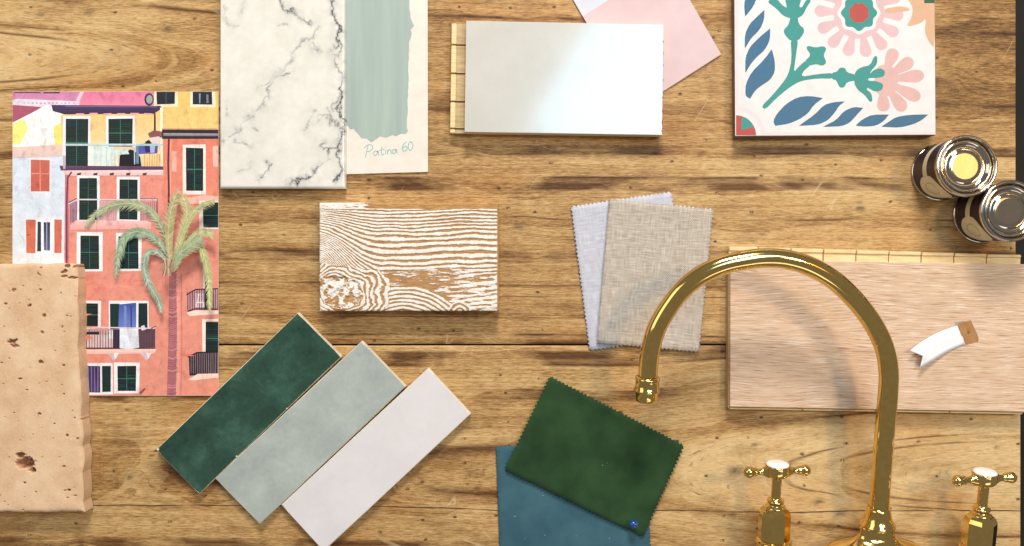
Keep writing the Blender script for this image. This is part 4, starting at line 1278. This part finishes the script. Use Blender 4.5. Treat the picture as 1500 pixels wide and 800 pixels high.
# ------------------------------------------------------------------ glazed metro tiles
def metro(corners, mat, label, seed, z=0.0, chips=()):
    t = 0.0080
    wp = [W(p[0], p[1], t + z) for p in corners]
    c, ang, loc = frame(wp)
    root = empty('metro_tile', (c[0], c[1], z), ang)
    tag(root, label, 'tile')
    random.seed(seed)
    L = [Vector(loc(p)) for p in wp]
    def outline(inset, jit, n=16):
        out = []
        ctr = sum(L, Vector((0, 0))) / 4
        for i in range(4):
            a, b = L[i], L[(i + 1) % 4]
            d = (b - a).normalized(); nn = Vector((d.y, -d.x))
            if (ctr - a).dot(nn) < 0: nn = -nn
            for k in range(n):
                s = (k + .0) / n
                p = a.lerp(b, s) + nn * (inset + random.uniform(-jit, jit))
                if k == 0: p = a + (ctr - a).normalized() * inset * 1.6
                out.append((p.x, p.y))
        return out
    prism('tile_body', outline(0, .00010, 7), 0, t - .0010, M['bisque'], root, .0003, 1)
    bm = prism_bm(outline(.0007, .00010, 7), t - .0011, t, 0)
    top = [f for f in bm.faces if f.normal.z > .9 or all(abs(v.co.z - t) < 1e-6 for v in f.verts)]
    bmesh.ops.bevel(bm, geom=list(top[0].edges), offset=.0007, segments=3, affect='EDGES', profile=.5)
    bm_obj('glaze', bm, mat, root)
    for (cu, cv, r) in chips:
        p = L[0].lerp(L[1], cu).lerp(L[3].lerp(L[2], cu), cv)
        o = [(p.x + r * random.uniform(.5, 1.1) * math.cos(i * math.pi / 4), p.y + r * random.uniform(.4, 1.0) * math.sin(i * math.pi / 4)) for i in range(8)]
        prism('chip', o, t - .0012, t + .00005, M['bisque'], root)
metro([(228, 659), (291.5, 724), (500, 522.5), (436, 458)], M['glaze_green'], 'dark bottle green glazed rectangular tile beside the mint one', 1, chips=((.02, .01, .0018), (.985, .27, .0012), (.99, .62, .0008)))
metro([(314.5, 701), (380.5, 768.5), (594.5, 566), (530, 499.5)], M['glaze_mint'], 'pale grey mint glazed rectangular tile between green and white tiles', 2)
metro([(411.5, 740), (474, 808), (690, 606.5), (627.5, 539)], M['glaze_white'], 'off white glazed rectangular tile beside the mint one', 3)

# ------------------------------------------------------------------ swallowtail tag
def paper_tag():
    zb = 0.0146
    root = empty('paper_tag', (*W(1385, 504, zb), zb))
    tag(root, 'small white swallowtail paper tag with brown kraft end, on the oak board', 'tag')
    ox, oy = W(1385, 504, zb)
    def wl(px, py, z):
        x, y = W(px, py, zb + z); return (x - ox, y - oy, z)
    n = 14
    top = [(1333, 513.5), (1351, 500), (1376, 486.5), (1402, 477)]
    bot = [(1347.5, 540.5), (1366, 529), (1390, 514.5), (1414.5, 504)]
    T = catmull([(x, y, 0) for x, y in top], 6); B = catmull([(x, y, 0) for x, y in bot], 6)
    m = len(T); vs = []; fs = []
    rows = 6
    for i in range(m):
        s = i / (m - 1)
        z = .0006 + .0075 * (1 - s) ** 2
        for j in range(rows + 1):
            w = j / rows
            x = T[i].x * (1 - w) + B[i].x * w; y = T[i].y * (1 - w) + B[i].y * w
            notch = (1 - abs(2 * w - 1)) * 13 * max(0, 1 - s * 3)
            tear = (.9 * math.sin(w * 23) + .6 * math.sin(w * 51)) * max(0, (s - .85) / .15)
            vs.append(wl(x + notch * .9 + tear, y - notch * .42, z))
    for i in range(m - 1):
        for j in range(rows):
            a = i * (rows + 1) + j
            fs.append((a, a + 1, a + rows + 2, a + rows + 1))
    o = mesh_obj('tag_strip', vs, fs, M['tag_white'], root, True)
    md = o.modifiers.new('thickness', 'SOLIDIFY'); md.thickness = .00022; md.offset = -1
    bm = bmesh.new()
    out = [(1403, 475), (1411, 471.5), (1422, 469.5), (1428, 482), (1433.5, 495), (1433, 500), (1415, 505), (1408, 490)]
    vo = [bm.verts.new(wl(x, y, .0003)) for x, y in out]
    hole = [(1419 + 2.3 * math.cos(i * math.pi / 6), 486.5 + 2.3 * math.sin(i * math.pi / 6)) for i in range(12)]
    vh = [bm.verts.new(wl(x, y, .0003)) for x, y in hole]
    ed = [bm.edges.new((vo[i], vo[(i + 1) % len(vo)])) for i in range(len(vo))] + [bm.edges.new((vh[i], vh[(i + 1) % 12])) for i in range(12)]
    bmesh.ops.triangle_fill(bm, use_beauty=True, edges=ed)
    o = bm_obj('kraft_tab', bm, M['kraft'], root)
    md = o.modifiers.new('thickness', 'SOLIDIFY'); md.thickness = .0003; md.offset = 0
    lathe('rivet', [(.0017, .0), (.0017, .0002), (.0012, .0003), (0, .00025)], M['chip'], root, 16, Matrix.Translation(Vector(wl(1419, 486.5, 0))))
    prism('backing_strip', [wl(x, y, .0)[:2] for x, y in [(1398, 479), (1400, 473), (1411, 470), (1412, 474)]][::-1], .00005, .00012, M['tag_back'], root)
paper_tag()

# ------------------------------------------------------------------ brass bridge mixer tap, lying propped on the table
TH = R(10.0)
Z_REF = 0.050
Y_REF = (400 - 700) * S * (D - Z_REF) / D
def TP(px, py, off=0.0):
    """point on the tap's own sloping plane that the photograph shows at (px, py)"""
    rx, ry = (px - 750) * S / D, (400 - py) * S / D      # ray per metre of drop
    # z = Z_REF + tan*(y - Y_REF);  y = ry*(D - z)
    t = math.tan(TH)
    z = (Z_REF - t * Y_REF + t * ry * D) / (1 + t * ry)
    return Vector((rx * (D - z), ry * (D - z), z))
AX = Vector((0, math.cos(TH), math.sin(TH)))     # up the tap
NX = Vector((0, -math.sin(TH), math.cos(TH)))    # out of its front

def tube_bm(path, rad, seg=32, cap=True):
    bm = bmesh.new(); rings = []
    n = len(path); prev = None
    for i, p in enumerate(path):
        t = (path[min(i + 1, n - 1)] - path[max(i - 1, 0)]).normalized()
        if prev is None: nn = NX.copy()
        else: nn = prev
        nn = (nn - t * nn.dot(t)).normalized(); prev = nn
        b = t.cross(nn)
        r = rad(i / (n - 1)) if callable(rad) else rad
        rings.append([bm.verts.new(p + nn * r * math.cos(2 * math.pi * k / seg) + b * r * math.sin(2 * math.pi * k / seg)) for k in range(seg)])
    for a, b in zip(rings[:-1], rings[1:]):
        for k in range(seg): bm.faces.new((a[k], a[(k + 1) % seg], b[(k + 1) % seg], b[k]))
    if cap: bm.faces.new(rings[0]); bm.faces.new(rings[-1][::-1])
    return bm

def axis_mtx(origin, axis, xdir=None):
    z = axis.normalized()
    x = (xdir or NX); x = (x - z * x.dot(z)).normalized()
    y = z.cross(x)
    m = Matrix((x, y, z)).transposed().to_4x4()
    m.translation = origin
    return m

def tap():
    base = TP(1284, 860)
    root = empty('brass_tap', (base.x, base.y, 0.0))
    tag(root, 'polished brass bridge mixer tap with swan neck spout and white capped cross handles', 'tap')
    off = Vector((base.x, base.y, 0))
    rel = Matrix.Translation(-off)
    def lt(name, prof, origin, axis, parent, mat='brass', seg=48, smooth=True, squash=1.0, xdir=None):
        return lathe(name, prof, M[mat], parent, seg, rel @ axis_mtx(origin, axis, xdir), smooth, squash)
    cl = [(1287, 752), (1290, 710), (1294, 660), (1298, 610), (1301, 575), (1302, 548), (1298, 518), (1288, 491), (1272, 464), (1250, 437), (1222, 411), (1188, 391), (1154, 380.5), (1124, 378), (1096, 380.5), (1060, 388), (1028, 402), (1000, 424), (978, 452), (961, 483), (952, 518), (948.5, 556)]
    path = catmull([TP(*p) for p in cl], 5)
    bm = tube_bm(path, 0.0092, 40)
    bmesh.ops.transform(bm, matrix=rel, verts=bm.verts)
    spout = bm_obj('spout', bm, M['brass'], root, True)
    # nozzle
    e = path[-1]; dn = (path[-1] - path[-4]).normalized()
    lt('nozzle', [(.0094, -.0030), (.0112, -.0024), (.0117, -.0010), (.0117, .0006), (.0112, .0018), (.0114, .0040), (.0116, .0085), (.0124, .0092), (.0127, .0104), (.0122, .0114), (.0112, .0122), (.0106, .0180), (.0100, .0208), (.0088, .0214), (.0084, .0190), (0, .0188)], e, dn, spout, seg=48)
    # collar and flared foot of the spout
    o = TP(1287, 745)
    k = S * .96
    lt('spout_collar', [(.0093, .002), (.0108, .0010), (.0113, -.0005), (.0116, -.0030), (.0128, -.0085), (.0148, -.0128), (.0166, -.0150), (.0172, -.0162), (.0170, -.0176), (.0158, -.0182)], o, AX, root)
    lt('spout_foot', [(.0150, -.0180), (.0164, -.0188), (.0168, -.0200), (.0166, -.0230), (.0172, -.0265), (.0190, -.0295), (.0235, -.0325), (.0310, -.0352), (.0420, -.0382), (.0500, -.0430), (.0510, -.0520), (.0400, -.0640), (.0250, -.0690), (0, -.07)], o, AX, root, squash=.52, xdir=Vector((1, 0, 0)))
    # bridge bar joining the two valves, below the picture
    pl_ = TP(1132, 848); pr_ = TP(1438, 856)
    bm = tube_bm([pl_.lerp(pr_, s / 20) for s in range(21)], 0.0115, 32)
    bmesh.ops.transform(bm, matrix=rel, verts=bm.verts)
    bm_obj('bridge_bar', bm, M['brass'], root, True)
    for (cx, cy, yaw, lean) in ((1139, 681, -5.0, 0), (1443, 692.5, -8.0, 0)):
        cap = TP(cx, cy)
        foot_x = cx - (cx - 750) * 0.030
        ax = AX
        hd = empty('handle', tuple(cap - off), 0, root)
        hrel = Matrix.Translation(-cap)
        def hl(name, prof, origin, axis, mat='brass', seg=40, parent=hd, smooth=True):
            return lathe(name, prof, M[mat], parent, seg, hrel @ axis_mtx(origin, axis), smooth)
        hl('porcelain_cap', [(.0106, -.0006), (.0111, .0002), (.0108, .0012), (.0094, .0022), (.006, .0029), (0, .0032)], cap, ax, 'porcelain')
        hl('hub', [(0, -.014), (.0050, -.0138), (.0072, -.0125), (.0100, -.0105), (.0114, -.0080), (.0117, -.0040), (.0116, -.0012), (.0120, -.0004), (.0116, .0004), (.0107, .0006)], cap, ax)
        c0 = cap - ax * .0066
        for a in (0, 180):
            an = R(a + yaw)
            d = Vector((1, 0, 0)) * math.cos(an) + NX * math.sin(an)
            hl('arm', [(.0062, .0085), (.0052, .0118), (.0040, .0135), (.0034, .0155), (.0030, .0185), (.0036, .0205), (.0044, .0212), (.0036, .0222), (.0044, .0232)] +
               [(.0056 * math.sin(q), .0278 - .0056 * math.cos(q)) for q in [R(55 + i * 12.5) for i in range(10)]] + [(.0012, .0334), (0, .0336)], c0, d, seg=28)
        # valve: stem, shoulder, eight-sided body, flange
        vb = cap - ax * .0135
        lt('valve_stem', [(.0050, .0), (.0048, -.010), (.0048, -.0190), (.0052, -.0215), (.0078, -.0222), (.0084, -.0234), (.0080, -.0246), (.0066, -.0252), (.0066, -.0275), (.0098, -.0285), (.0100, -.0300)], vb, ax, root)
        lt('valve_body', [(.0085, -.0292), (.0112, -.0302), (.0136, -.0325), (.0150, -.0365), (.0152, -.0420), (.0152, -.0610), (.0150, -.0640)], vb, ax, root, seg=8, smooth=False, xdir=Vector((math.cos(R(22.5)), 0, 0)) + NX * math.sin(R(22.5)))
        lt('valve_flange', [(.0140, -.0622), (.0168, -.0630), (.0176, -.0645), (.0176, -.0662), (.0166, -.0676), (.0160, -.0690), (.0164, -.0720), (.0168, -.0800), (.0172, -.0950), (.0150, -.1100), (.0135, -.1200), (.0140, -.1280), (.0200, -.1320), (.0246, -.1350), (.0248, -.1390), (.0235, -.1400), (0, -.1402)], vb, ax, root)
tap()
